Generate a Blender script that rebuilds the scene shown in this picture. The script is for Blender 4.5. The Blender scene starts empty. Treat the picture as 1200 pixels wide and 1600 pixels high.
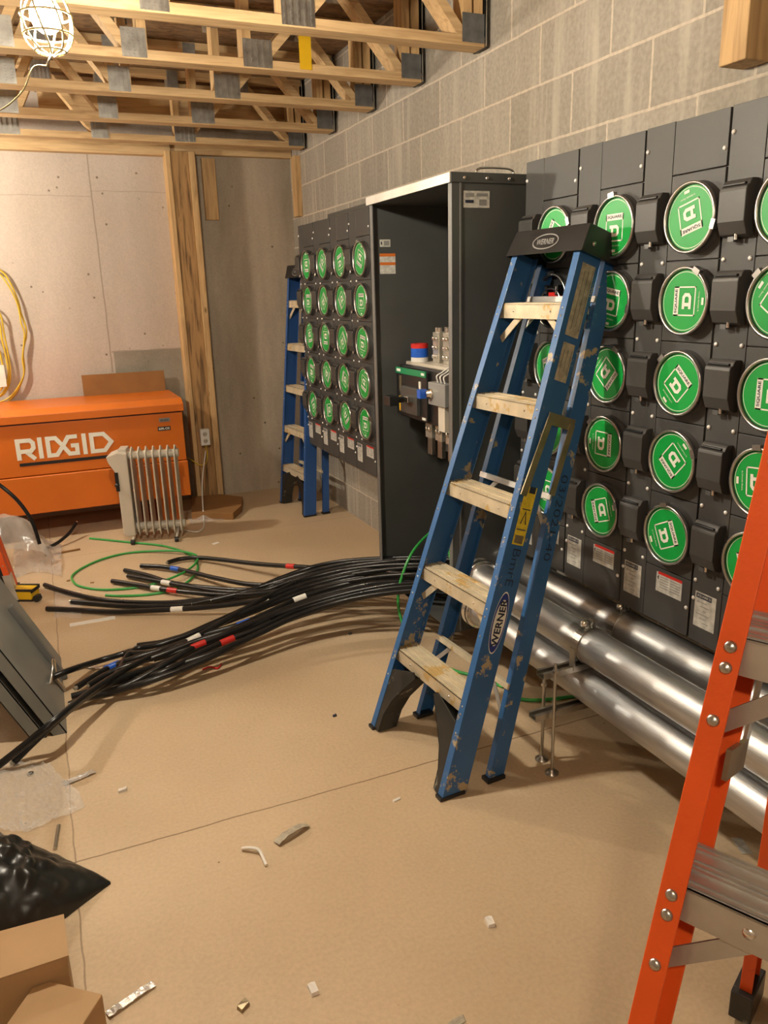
import bpy, bmesh, math, random
from mathutils import Vector, Matrix, noise
random.seed(7)
SC = bpy.context.scene
COL = SC.collection
V = Vector
PI = math.pi

# ------------------------------------------------------------------ camera
F_PX = 1223.11
YAW, PITCH, ROLL = 0.4027487, 0.2759139, 0.0279734
CAM = V((0, 0, 1.50363))
WX = 1.865           # face of the block wall
FY = 5.95            # face of the far concrete wall
_cy, _sy = math.cos(YAW), math.sin(YAW)
FW = V((_sy*math.cos(PITCH), _cy*math.cos(PITCH), -math.sin(PITCH)))
_r = V((_cy, -_sy, 0)); _dn = FW.cross(_r)
RT = _r*math.cos(ROLL) + _dn*math.sin(ROLL)
DN = -_r*math.sin(ROLL) + _dn*math.cos(ROLL)
cd = bpy.data.cameras.new('camera'); cam = bpy.data.objects.new('camera', cd); COL.objects.link(cam)
cd.sensor_fit = 'VERTICAL'; cd.sensor_height = 32; cd.lens = F_PX/1600*32
cd.clip_start = .02
m = Matrix((RT, -DN, -FW)).transposed().to_4x4(); m.translation = CAM
cam.matrix_world = m
SC.camera = cam

def ray(u, v): return RT*(u-600) + DN*(v-800) + FW*F_PX
def onz(u, v, z=0.0):
    d = ray(u, v); return CAM + d*((z-CAM.z)/d.z)
def onx(u, v, x):
    d = ray(u, v); return CAM + d*(x/d.x)
def ony(u, v, y):
    d = ray(u, v); return CAM + d*(y/d.y)

# ------------------------------------------------------------------ light and exposure
w = bpy.data.worlds.new('world'); SC.world = w; w.use_nodes = True
w.node_tree.nodes['Background'].inputs[0].default_value = (1, .85, .7, 1)
w.node_tree.nodes['Background'].inputs[1].default_value = .05
SC.view_settings.view_transform = 'Standard'
SC.view_settings.look = 'None'
SC.view_settings.gamma = 1
SC.view_settings.use_curve_mapping = False
SC.view_settings.exposure = 2.70
LAMP_COL = (1.0, .95, .83)
# work lamps strung through the room: (x, y, z of the bulb, watts, label)
LAMPS = [
    ((.124, 2.30, 2.168), 62, 'glowing caged work bulb hanging at the upper left under the trusses'),
    ((-1.00, 5.00, 2.2), 74, 'caged work bulb left of the frame near the far concrete wall'),
    ((-.25, -.55, 2.25), 20, 'caged work bulb hanging behind the photographer'),
]

# ------------------------------------------------------------------ materials
MATS = {}
def nt(name):
    mt = bpy.data.materials.new(name); mt.use_nodes = True
    return mt, mt.node_tree.nodes, mt.node_tree.links, mt.node_tree.nodes['Principled BSDF']
def ramp(N, stops):
    r = N.new('ShaderNodeValToRGB'); e = r.color_ramp.elements
    while len(e) < len(stops): e.new(.5)
    for i, (p, c) in enumerate(stops):
        e[i].position = p; e[i].color = (*c, 1)
    return r
def mat(name, col, rough=.5, metal=0, var=.12, scale=8, bump=0, bscale=40, spec=None, wear=None, stretch=None, coat=0, alpha=None, trans=None):
    """paint, metal or plastic with slight mottling, optional wear blotches"""
    if name in MATS: return MATS[name]
    mt, N, L, B = nt(name)
    tc = N.new('ShaderNodeTexCoord'); src = tc.outputs['Object']
    if stretch:
        mp = N.new('ShaderNodeMapping'); mp.inputs['Scale'].default_value = stretch
        L.new(src, mp.inputs[0]); src = mp.outputs[0]
    n = N.new('ShaderNodeTexNoise'); n.inputs['Scale'].default_value = scale; n.inputs['Detail'].default_value = 6
    L.new(src, n.inputs['Vector'])
    r = ramp(N, [(.3, tuple(c*(1-var) for c in col)), (.7, tuple(min(1, c*(1+var)) for c in col))])
    L.new(n.outputs[0], r.inputs[0]); out = r.outputs[0]
    if wear:
        wc, thr, ws = wear
        n2 = N.new('ShaderNodeTexNoise'); n2.inputs['Scale'].default_value = ws; n2.inputs['Detail'].default_value = 8
        n2.inputs['Roughness'].default_value = .7
        L.new(src, n2.inputs['Vector'])
        r2 = ramp(N, [(thr, (0, 0, 0)), (thr+.03, (1, 1, 1))]); L.new(n2.outputs[0], r2.inputs[0])
        mx = N.new('ShaderNodeMixRGB'); L.new(r2.outputs[0], mx.inputs[0]); L.new(out, mx.inputs[1])
        mx.inputs[2].default_value = (*wc, 1); out = mx.outputs[0]
    L.new(out, B.inputs['Base Color'])
    rr = N.new('ShaderNodeMapRange'); rr.inputs['To Min'].default_value = max(0, rough-.08); rr.inputs['To Max'].default_value = min(1, rough+.08)
    L.new(n.outputs[0], rr.inputs[0]); L.new(rr.outputs[0], B.inputs['Roughness'])
    B.inputs['Metallic'].default_value = metal
    if spec is not None: B.inputs['Specular IOR Level'].default_value = spec
    if coat: B.inputs['Coat Weight'].default_value = coat
    if alpha is not None: B.inputs['Alpha'].default_value = alpha
    if trans is not None: B.inputs['Transmission Weight'].default_value = trans
    if bump:
        nb = N.new('ShaderNodeTexNoise'); nb.inputs['Scale'].default_value = bscale; nb.inputs['Detail'].default_value = 5
        L.new(src, nb.inputs['Vector'])
        b = N.new('ShaderNodeBump'); b.inputs['Strength'].default_value = bump; b.inputs['Distance'].default_value = .01
        L.new(nb.outputs[0], b.inputs['Height']); L.new(b.outputs[0], B.inputs['Normal'])
    MATS[name] = mt; return mt

def wood(name, c1, c2, axis, knots=True, rough=.7):
    mt, N, L, B = nt(name)
    tc = N.new('ShaderNodeTexCoord'); mp = N.new('ShaderNodeMapping')
    s = [14, 14, 14]; s[axis] = 1.2
    mp.inputs['Scale'].default_value = s; L.new(tc.outputs['Object'], mp.inputs[0])
    n = N.new('ShaderNodeTexNoise'); n.inputs['Scale'].default_value = 3; n.inputs['Detail'].default_value = 8; n.inputs['Distortion'].default_value = .6
    L.new(mp.outputs[0], n.inputs['Vector'])
    r = ramp(N, [(.3, c2), (.5, c1), (.62, tuple(min(1, c*1.12) for c in c1)), (.8, c2)])
    L.new(n.outputs[0], r.inputs[0]); out = r.outputs[0]
    if knots:
        v = N.new('ShaderNodeTexVoronoi'); v.inputs['Scale'].default_value = 2.2
        mp2 = N.new('ShaderNodeMapping'); s2 = [3, 3, 3]; s2[axis] = 1.3; mp2.inputs['Scale'].default_value = s2
        L.new(tc.outputs['Object'], mp2.inputs[0]); L.new(mp2.outputs[0], v.inputs['Vector'])
        r2 = ramp(N, [(.04, (1, 1, 1)), (.09, (0, 0, 0))]); L.new(v.outputs['Distance'], r2.inputs[0])
        mx = N.new('ShaderNodeMixRGB'); L.new(r2.outputs[0], mx.inputs[0]); L.new(out, mx.inputs[1])
        mx.inputs[2].default_value = (c2[0]*.35, c2[1]*.28, c2[2]*.2, 1); out = mx.outputs[0]
    L.new(out, B.inputs['Base Color']); B.inputs['Roughness'].default_value = rough
    b = N.new('ShaderNodeBump'); b.inputs['Strength'].default_value = .25; b.inputs['Distance'].default_value = .003
    L.new(n.outputs[0], b.inputs['Height']); L.new(b.outputs[0], B.inputs['Normal'])
    return mt

def concrete(name, c1, c2, scale, rough=.8, pits=(9, .035), streak=False, extra=None):
    mt, N, L, B = nt(name)
    tc = N.new('ShaderNodeTexCoord')
    n = N.new('ShaderNodeTexNoise'); n.inputs['Scale'].default_value = scale; n.inputs['Detail'].default_value = 9; n.inputs['Roughness'].default_value = .6
    src = tc.outputs['Object']
    if streak:
        mp = N.new('ShaderNodeMapping'); mp.inputs['Scale'].default_value = (2.5, 2.5, .5); L.new(src, mp.inputs[0]); L.new(mp.outputs[0], n.inputs['Vector'])
    else: L.new(src, n.inputs['Vector'])
    r = ramp(N, [(.25, c2), (.7, c1)]); L.new(n.outputs[0], r.inputs[0]); out = r.outputs[0]
    n3 = N.new('ShaderNodeTexNoise'); n3.inputs['Scale'].default_value = 90; n3.inputs['Detail'].default_value = 3; L.new(src, n3.inputs['Vector'])
    m3 = N.new('ShaderNodeMixRGB'); m3.blend_type = 'OVERLAY'; m3.inputs[0].default_value = .16
    L.new(out, m3.inputs[1]); L.new(n3.outputs[0], m3.inputs[2]); out = m3.outputs[0]
    if pits:
        v = N.new('ShaderNodeTexVoronoi'); v.inputs['Scale'].default_value = pits[0]
        L.new(src, v.inputs['Vector'])
        r2 = ramp(N, [(pits[1], (1, 1, 1)), (pits[1]*1.8, (0, 0, 0))]); L.new(v.outputs['Distance'], r2.inputs[0])
        mx = N.new('ShaderNodeMixRGB'); L.new(r2.outputs[0], mx.inputs[0]); L.new(out, mx.inputs[1])
        mx.inputs[2].default_value = (c2[0]*.4, c2[1]*.36, c2[2]*.3, 1); out = mx.outputs[0]
    if extra: out = extra(N, L, src, out)
    L.new(out, B.inputs['Base Color']); B.inputs['Roughness'].default_value = rough
    b = N.new('ShaderNodeBump'); b.inputs['Strength'].default_value = .3; b.inputs['Distance'].default_value = .004
    L.new(n3.outputs[0], b.inputs['Height']); L.new(b.outputs[0], B.inputs['Normal'])
    return mt

def block_material():
    mt, N, L, B = nt('concrete_block_wall')
    tc = N.new('ShaderNodeTexCoord'); sep = N.new('ShaderNodeSeparateXYZ'); L.new(tc.outputs['Object'], sep.inputs[0])
    cmb = N.new('ShaderNodeCombineXYZ')
    add = N.new('ShaderNodeMath'); add.operation = 'ADD'; add.inputs[1].default_value = -3.377 + .4064*20 + .2032
    L.new(sep.outputs[1], add.inputs[0]); L.new(add.outputs[0], cmb.inputs[0]); L.new(sep.outputs[2], cmb.inputs[1])
    nz = N.new('ShaderNodeTexNoise'); nz.inputs['Scale'].default_value = 14; L.new(tc.outputs['Object'], nz.inputs['Vector'])
    vm = N.new('ShaderNodeVectorMath'); vm.operation = 'MULTIPLY_ADD'; vm.inputs[1].default_value = (.006, .006, 0)
    L.new(nz.outputs['Color'], vm.inputs[0]); L.new(cmb.outputs[0], vm.inputs[2])
    br = N.new('ShaderNodeTexBrick'); L.new(vm.outputs[0], br.inputs['Vector'])
    br.inputs['Scale'].default_value = 1; br.inputs['Brick Width'].default_value = .4064; br.inputs['Row Height'].default_value = .2032
    br.inputs['Mortar Size'].default_value = .0058; br.inputs['Mortar Smooth'].default_value = .35
    br.offset = .5; br.offset_frequency = 2
    br.inputs['Color1'].default_value = (.285, .255, .215, 1); br.inputs['Color2'].default_value = (.345, .31, .262, 1)
    br.inputs['Mortar'].default_value = (.52, .45, .37, 1)
    n = N.new('ShaderNodeTexNoise'); n.inputs['Scale'].default_value = 60; n.inputs['Detail'].default_value = 5; L.new(tc.outputs['Object'], n.inputs['Vector'])
    mx = N.new('ShaderNodeMixRGB'); mx.blend_type = 'OVERLAY'; mx.inputs[0].default_value = .35
    L.new(br.outputs['Color'], mx.inputs[1]); L.new(n.outputs[0], mx.inputs[2])
    # pale lime streaks that ran down the blocks
    mp = N.new('ShaderNodeMapping'); mp.inputs['Scale'].default_value = (1, 11, .9); L.new(tc.outputs['Object'], mp.inputs[0])
    ns = N.new('ShaderNodeTexNoise'); ns.inputs['Scale'].default_value = 1.3; ns.inputs['Detail'].default_value = 6; ns.inputs['Roughness'].default_value = .65
    L.new(mp.outputs[0], ns.inputs['Vector'])
    rs = ramp(N, [(.5, (0, 0, 0)), (.68, (.55, .55, .55))]); L.new(ns.outputs[0], rs.inputs[0])
    m2 = N.new('ShaderNodeMixRGB'); L.new(rs.outputs[0], m2.inputs[0]); L.new(mx.outputs[0], m2.inputs[1]); m2.inputs[2].default_value = (.5, .45, .38, 1)
    L.new(m2.outputs[0], B.inputs['Base Color']); B.inputs['Roughness'].default_value = .92
    b = N.new('ShaderNodeBump'); b.inputs['Strength'].default_value = .5; b.inputs['Distance'].default_value = .006
    mm = N.new('ShaderNodeMath'); mm.operation = 'MULTIPLY_ADD'; L.new(br.outputs['Fac'], mm.inputs[0]); mm.inputs[1].default_value = -.8; L.new(n.outputs[0], mm.inputs[2])
    L.new(mm.outputs[0], b.inputs['Height']); L.new(b.outputs[0], B.inputs['Normal'])
    return mt

def line_extra(specs, colmul):
    """saw cuts, form seams and patches in object coordinates: (axis, pos, halfwidth, axis2, lo, hi, strength)"""
    def fn(N, L, src, out):
        sep = N.new('ShaderNodeSeparateXYZ')
        nz = N.new('ShaderNodeTexNoise'); nz.inputs['Scale'].default_value = 7; nz.inputs['Detail'].default_value = 4; L.new(src, nz.inputs['Vector'])
        vm = N.new('ShaderNodeVectorMath'); vm.operation = 'MULTIPLY_ADD'; vm.inputs[1].default_value = (.016, .016, .016)
        L.new(nz.outputs['Color'], vm.inputs[0]); L.new(src, vm.inputs[2]); L.new(vm.outputs[0], sep.inputs[0])
        for ax, pos, hw, ax2, lo, hi, st in specs:
            c = N.new('ShaderNodeMath'); c.operation = 'COMPARE'; c.inputs[1].default_value = pos + .008; c.inputs[2].default_value = hw
            L.new(sep.outputs[ax], c.inputs[0])
            g = N.new('ShaderNodeMath'); g.operation = 'GREATER_THAN'; g.inputs[1].default_value = lo; L.new(sep.outputs[ax2], g.inputs[0])
            l = N.new('ShaderNodeMath'); l.operation = 'LESS_THAN'; l.inputs[1].default_value = hi; L.new(sep.outputs[ax2], l.inputs[0])
            m1 = N.new('ShaderNodeMath'); m1.operation = 'MULTIPLY'; L.new(c.outputs[0], m1.inputs[0]); L.new(g.outputs[0], m1.inputs[1])
            m2 = N.new('ShaderNodeMath'); m2.operation = 'MULTIPLY'; L.new(m1.outputs[0], m2.inputs[0]); L.new(l.outputs[0], m2.inputs[1])
            m3 = N.new('ShaderNodeMath'); m3.operation = 'MULTIPLY'; L.new(m2.outputs[0], m3.inputs[0]); m3.inputs[1].default_value = st
            mx = N.new('ShaderNodeMixRGB'); L.new(m3.outputs[0], mx.inputs[0]); L.new(out, mx.inputs[1]); mx.inputs[2].default_value = (*colmul, 1)
            out = mx.outputs[0]
        return out
    return fn

def osb(name, c1, c2):
    mt, N, L, B = nt(name)
    tc = N.new('ShaderNodeTexCoord'); mp = N.new('ShaderNodeMapping'); mp.inputs['Scale'].default_value = (1, 2.2, 1); L.new(tc.outputs['Object'], mp.inputs[0])
    v = N.new('ShaderNodeTexVoronoi'); v.inputs['Scale'].default_value = 26; L.new(mp.outputs[0], v.inputs['Vector'])
    r = ramp(N, [(0, c1), (1, c2)]); sp = N.new('ShaderNodeSeparateXYZ'); L.new(v.outputs['Color'], sp.inputs[0]); L.new(sp.outputs[0], r.inputs[0])
    L.new(r.outputs[0], B.inputs['Base Color']); B.inputs['Roughness'].default_value = .85
    return mt

SPF = [wood('spruce_lumber_x', (.55, .375, .195), (.41, .255, .115), 0), wood('spruce_lumber_y', (.55, .375, .195), (.41, .255, .115), 1), wood('spruce_lumber_z', (.54, .35, .165), (.39, .235, .10), 2)]
WOODROUGH = wood('rough_brown_panel', (.36, .205, .08), (.07, .034, .012), 2, False)
DECK = osb('deck_sheathing', (.27, .155, .07), (.14, .08, .038))
PLATE = mat('galvanized_nail_plate', (.33, .32, .30), .42, .85, .2, 25)
HANGER = mat('dull_hanger_steel', (.17, .175, .18), .45, .6, .2, 30)
TAR = mat('black_membrane', (.012, .012, .012), .5, 0, .2, 20)
GREY = mat('grey_enclosure_paint', (.053, .052, .051), .5, .0, .08, 5, .04, 200, coat=0)
GREYD = mat('dark_grey_enclosure_paint', (.066, .068, .066), .36, .0, .08, 5)
GREYL = mat('light_grey_paint', (.23, .23, .22), .4, 0, .1, 5)
GREYM = mat('mid_grey_paint', (.135, .133, .128), .38, 0, .1, 5)
TRIMW = mat('glint_sheet_edge', (.62, .60, .56), .35, .55, .08, 10)  # lamp glint on the cabinet's top lip, put into a pale metal colour
HOOD = mat('breaker_cover_plastic', (.052, .050, .048), .42, 0, .1, 8)
SCREW = mat('bright_screw_steel', (.8, .78, .74), .22, 1, .05, 8)
SCREWB = mat('bright_panel_screw', (.85, .83, .80), .3, .25, .05, 8)
RINGM = mat('aluminium_socket_ring', (.52, .51, .49), .3, 1, .1, 12)
RINGD = mat('dark_socket_side', (.14, .14, .14), .45, .6, .1, 12)
GREEN = mat('green_cover_disc', (.003, .33, .05), .38, 0, .05, 3, coat=.08)
WHITE = mat('white_print', (.78, .78, .70), .5, 0, .04, 10)
BLACK = mat('black_plastic', (.012, .012, .013), .38, 0, .2, 10)
RED = mat('red_plastic', (.55, .02, .015), .4, 0, .1, 10)
BLUET = mat('blue_tape', (.01, .10, .55), .4, 0, .1, 10)
BLUEL = mat('blue_fibreglass', (.028, .115, .30), .42, 0, .12, 4, .05, 120, wear=((.40, .33, .21), .605, 11))
BLUEL2 = mat('blue_fibreglass_cleaner', (.022, .09, .30), .42, 0, .12, 4)
ORL = mat('orange_fibreglass', (.74, .092, .008), .5, 0, .08, 5, .06, 120, wear=((.42, .03, .004), .68, 11))
ALU = mat('worn_aluminium_step', (.62, .53, .38), .5, .25, .15, 14, .15, 60, wear=((.55, .38, .16), .56, 9))
ALUC = mat('aluminium_step', (.55, .53, .50), .42, .75, .15, 14, .1, 60)
ZINC = mat('galvanized_conduit', (.50, .50, .50), .40, .95, .2, 6, .08, 60, stretch=(7, .8, 7))
STEEL = mat('zinc_hardware', (.50, .49, .46), .3, 1, .12, 20)
BRASSY = mat('yellow_zinc_hardware', (.30, .24, .15), .4, .7, .25, 20)
CABLE = mat('black_cable_jacket', (.0075, .0075, .008), .30, 0, .2, 10, spec=.4)
GWIRE = mat('green_wire_jacket', (.035, .33, .065), .35, 0, .1, 10)
YWIRE = mat('yellow_wire_jacket', (.62, .42, .03), .4, 0, .1, 10)
ALWIRE = mat('bare_conductor', (.6, .57, .5), .35, .8, .1, 30)
BOXOR = mat('orange_job_box_paint', (.62, .145, .008), .42, 0, .05, 4, .03, 150, coat=.1)
CREAM = mat('cream_enamel', (.55, .50, .42), .35, 0, .06, 8)
CARD = mat('kraft_cardboard', (.42, .26, .125), .8, 0, .08, 6, .1, 30)
CARDD = mat('brown_cardboard', (.27, .13, .04), .8, 0, .12, 6, .1, 30)
BAG = mat('black_bag_film', (.010, .010, .009), .33, 0, .3, 6)
YEL = mat('yellow_plastic', (.70, .42, .01), .4, 0, .08, 8)
FOIL = mat('silver_foil', (.80, .79, .77), .25, .6, .1, 30, .6, 60)
PAPER = mat('white_paper', (.72, .68, .62), .7, 0, .08, 20)
LABELP = mat('pale_label', (.50, .49, .45), .5, 0, .25, 60)
LABELY = mat('yellow_label', (.68, .52, .03), .5, 0, .2, 70)
LABELT = mat('worn_tan_label', (.38, .33, .25), .6, 0, .3, 50)
INK = mat('dark_ink', (.015, .02, .04), .6, 0, .1, 20)
WHITEP = mat('white_plastic', (.75, .73, .68), .4, 0, .04, 10)
DKGREEN = mat('dark_green_print', (.01, .22, .09), .4, 0, .05, 8)
NAVY = mat('navy_print', (.01, .03, .22), .4, 0, .05, 8)
SAND = mat('floor_dust', (.40, .27, .15), .9, 0, .2, 30)

def film(name, col, alpha, rough=.18):
    mt, N, L, B = nt(name)
    B.inputs['Base Color'].default_value = (*col, 1); B.inputs['Roughness'].default_value = rough
    tc = N.new('ShaderNodeTexCoord'); n = N.new('ShaderNodeTexNoise'); n.inputs['Scale'].default_value = 9; n.inputs['Detail'].default_value = 4
    L.new(tc.outputs['Object'], n.inputs['Vector'])
    mr = N.new('ShaderNodeMapRange'); mr.inputs['To Min'].default_value = alpha*.6; mr.inputs['To Max'].default_value = min(1, alpha*1.4)
    L.new(n.outputs[0], mr.inputs[0]); L.new(mr.outputs[0], B.inputs['Alpha'])
    b = N.new('ShaderNodeBump'); b.inputs['Strength'].default_value = .4; b.inputs['Distance'].default_value = .01
    L.new(n.outputs[0], b.inputs['Height']); L.new(b.outputs[0], B.inputs['Normal'])
    return mt
FILM = film('clear_plastic_film', (.88, .86, .82), .27, .12)
FILM2 = film('cloudy_plastic_film', (.62, .57, .52), .42)
def emis(name, col, s):
    mt, N, L, B = nt(name)
    B.inputs['Emission Color'].default_value = (*col, 1); B.inputs['Emission Strength'].default_value = s
    B.inputs['Base Color'].default_value = (1, .9, .7, 1)
    return mt
GLOW = emis('lit_bulb_glass', (1, .80, .50), 110)

# ------------------------------------------------------------------ mesh helpers
class MB:
    def __init__(s): s.v = []; s.f = []; s.m = []; s.mats = []; s.sm = []
    def mi(s, mt):
        if mt not in s.mats: s.mats.append(mt)
        return s.mats.index(mt)
    def add(s, vs, fs, mt, smooth=False):
        o = len(s.v); s.v += [V(x) for x in vs]; k = s.mi(mt)
        for f in fs: s.f.append([i+o for i in f]); s.m.append(k); s.sm.append(smooth)
        return s
    def box(s, lo, hi, mt, M=None):
        x0, y0, z0 = lo; x1, y1, z1 = hi
        vs = [V(p) for p in ((x0, y0, z0), (x1, y0, z0), (x1, y1, z0), (x0, y1, z0), (x0, y0, z1), (x1, y0, z1), (x1, y1, z1), (x0, y1, z1))]
        if M: vs = [M @ p for p in vs]
        return s.add(vs, [(0, 3, 2, 1), (4, 5, 6, 7), (0, 1, 5, 4), (1, 2, 6, 5), (2, 3, 7, 6), (3, 0, 4, 7)], mt)
    def prism(s, poly, vec, mt, smooth=False):
        """poly: list of 3D points, extruded along vec"""
        n = len(poly); a = [V(p) for p in poly]; b = [p + V(vec) for p in a]
        return s.add(a+b, [list(range(n))[::-1], list(range(n, 2*n))] + [(i, (i+1) % n, n+(i+1) % n, n+i) for i in range(n)], mt, smooth)
    def bar(s, p, q, wd, th, mt, up=V((0, 0, 1))):
        p = V(p); q = V(q); d = (q-p).normalized(); a = d.cross(up)
        if a.length < 1e-4: a = d.cross(V((1, 0, 0)))
        a.normalize(); b = a.cross(d)
        c = [p+a*wd/2+b*th/2, p-a*wd/2+b*th/2, p-a*wd/2-b*th/2, p+a*wd/2-b*th/2]
        return s.prism(c, q-p, mt)
    def cyl(s, p, q, r, mt, n=16, r2=None, caps=True):
        p = V(p); q = V(q); d = (q-p).normalized(); a = d.orthogonal().normalized(); b = d.cross(a); r2 = r if r2 is None else r2
        vs = [p+(a*math.cos(t)+b*math.sin(t))*r for t in [2*PI*i/n for i in range(n)]] + [q+(a*math.cos(t)+b*math.sin(t))*r2 for t in [2*PI*i/n for i in range(n)]]
        s.add(vs, [(i, (i+1) % n, n+(i+1) % n, n+i) for i in range(n)], mt, True)
        if caps: s.add(vs, [list(range(n))[::-1], list(range(n, 2*n))], mt)
        return s
    def lathe(s, o, ax, prof, mt, n=32, smooth=True, mts=None):
        """prof: (radius, along) points"""
        o = V(o); d = V(ax).normalized(); a = d.orthogonal().normalized(); b = d.cross(a)
        vs = []
        for r, h in prof:
            for i in range(n):
                t = 2*PI*i/n; vs.append(o+d*h+(a*math.cos(t)+b*math.sin(t))*max(r, 1e-5))
        for j in range(len(prof)-1):
            fs = [(j*n+i, j*n+(i+1) % n, (j+1)*n+(i+1) % n, (j+1)*n+i) for i in range(n)]
            if j == 0: base = len(s.v); s.v += vs
            k = s.mi(mts[j] if mts else mt)
            for f in fs: s.f.append([q+base for q in f]); s.m.append(k); s.sm.append(smooth)
        return s
    def tube(s, pts, r, mt, n=10, closed=False, caps=True):
        P = [V(p) for p in pts]; N = len(P); T = []
        for i in range(N):
            if closed: t = P[(i+1) % N]-P[i-1]
            else: t = P[min(i+1, N-1)]-P[max(i-1, 0)]
            T.append(t.normalized())
        a = T[0].orthogonal().normalized(); vs = []
        for i in range(N):
            a = (a - T[i]*a.dot(T[i]))
            if a.length < 1e-6: a = T[i].orthogonal()
            a.normalize(); b = T[i].cross(a)
            rr = r[i] if isinstance(r, (list, tuple)) else r
            vs += [P[i]+(a*math.cos(2*PI*k/n)+b*math.sin(2*PI*k/n))*rr for k in range(n)]
        fs = []
        for i in range(N if closed else N-1):
            j = (i+1) % N
            fs += [(i*n+k, i*n+(k+1) % n, j*n+(k+1) % n, j*n+k) for k in range(n)]
        s.add(vs, fs, mt, True)
        if caps and not closed: s.add(vs[:n]+vs[-n:], [list(range(n))[::-1], list(range(n, 2*n))], mt)
        return s
    def build(s, name, parent=None, bevel=0):
        me = bpy.data.meshes.new(name)
        base = V((0, 0, 0))
        if parent is not None: base = parent_loc(parent)
        me.from_pydata([tuple(p-base) for p in s.v], [], s.f)
        for mt in s.mats: me.materials.append(mt)
        me.polygons.foreach_set('material_index', s.m)
        me.polygons.foreach_set('use_smooth', s.sm)
        bm = bmesh.new(); bm.from_mesh(me); bmesh.ops.recalc_face_normals(bm, faces=bm.faces); bm.to_mesh(me); bm.free()
        o = bpy.data.objects.new(name, me); COL.objects.link(o)
        if parent is not None: o.parent = parent
        if bevel:
            b = o.modifiers.new('bevel', 'BEVEL'); b.width = bevel; b.segments = 2; b.limit_method = 'ANGLE'; b.angle_limit = .7
        return o
def parent_loc(p):
    l = V((0, 0, 0))
    while p is not None: l = l + p.location; p = p.parent
    return l
def thing(name, label, cat, loc=(0, 0, 0), group=None):
    o = bpy.data.objects.new(name, None); COL.objects.link(o); o.location = loc; o.empty_display_size = .05
    o['label'] = label; o['category'] = cat
    if group: o['group'] = group
    return o
def tag(o, label, cat, group=None, kind=None):
    o['label'] = label; o['category'] = cat
    if group: o['group'] = group
    if kind: o['kind'] = kind
    return o
def recenter(o):
    """put a single-mesh thing's origin at its base"""
    me = o.data; vs = [v.co for v in me.vertices]
    c = V(((min(v.x for v in vs)+max(v.x for v in vs))/2, (min(v.y for v in vs)+max(v.y for v in vs))/2, min(v.z for v in vs)))
    me.transform(Matrix.Translation(-c)); o.location = c; return o
def single(mb, name, label, cat, group=None, bevel=0, kind=None):
    return recenter(tag(mb.build(name, None, bevel), label, cat, group, kind))
def struct(mb, name, bevel=0):
    o = mb.build(name, None, bevel); o['kind'] = 'structure'; return o
def catmull(pts, n=8):
    P = [V(p) for p in pts]; P = [P[0]*2-P[1]] + P + [P[-1]*2-P[-2]]; out = []
    for i in range(1, len(P)-2):
        for k in range(n):
            t = k/n; a, b, c, d = P[i-1], P[i], P[i+1], P[i+2]
            out.append(.5*((2*b)+(c-a)*t+(2*a-5*b+4*c-d)*t*t+(3*b-a-3*c+d)*t**3))
    out.append(P[-2]); return out
_tc = {}
def text_geo(s, bold=0.0):
    """outline text as flat faces in xy, height 1 roughly, centred"""
    if (s, bold) in _tc: return _tc[(s, bold)]
    cu = bpy.data.curves.new('t', 'FONT'); cu.body = s; cu.align_x = 'CENTER'; cu.align_y = 'CENTER'; cu.offset = bold; cu.resolution_u = 3
    o = bpy.data.objects.new('t', cu); COL.objects.link(o)
    dg = bpy.context.evaluated_depsgraph_get(); e = o.evaluated_get(dg); me = e.to_mesh()
    vs = [v.co.copy() for v in me.vertices]; fs = [list(p.vertices) for p in me.polygons]
    e.to_mesh_clear(); COL.objects.unlink(o); bpy.data.objects.remove(o); bpy.data.curves.remove(cu)
    xs = [v.x for v in vs]; ys = [v.y for v in vs]
    cx = (min(xs)+max(xs))/2; cyy = (min(ys)+max(ys))/2; W = max(xs)-min(xs); H = max(ys)-min(ys)
    vs = [V(((v.x-cx)/W, (v.y-cyy)/H, 0)) for v in vs]
    _tc[(s, bold)] = (vs, fs); return _tc[(s, bold)]
def put_text(mb, s, o, ex, ey, W, H, mt, bold=0.0, lift=.0006):
    vs, fs = text_geo(s, bold); o = V(o); ex = V(ex).normalized(); ey = V(ey).normalized(); n = ex.cross(ey)*lift
    mb.add([o+ex*v.x*W+ey*v.y*H+n for v in vs], fs, mt)
def quad2(mb, o, ex, ey, x0, y0, x1, y1, mt, lift=0, th=0):
    o = V(o); ex = V(ex).normalized(); ey = V(ey).normalized(); n = ex.cross(ey)
    vs = [o+ex*a+ey*b+n*lift for a, b in ((x0, y0), (x1, y0), (x1, y1), (x0, y1))]
    if th: mb.prism([p-n*th for p in vs], n*th, mt)
    else: mb.add(vs, [(0, 1, 2, 3)], mt)
_LIFT = 0
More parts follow.
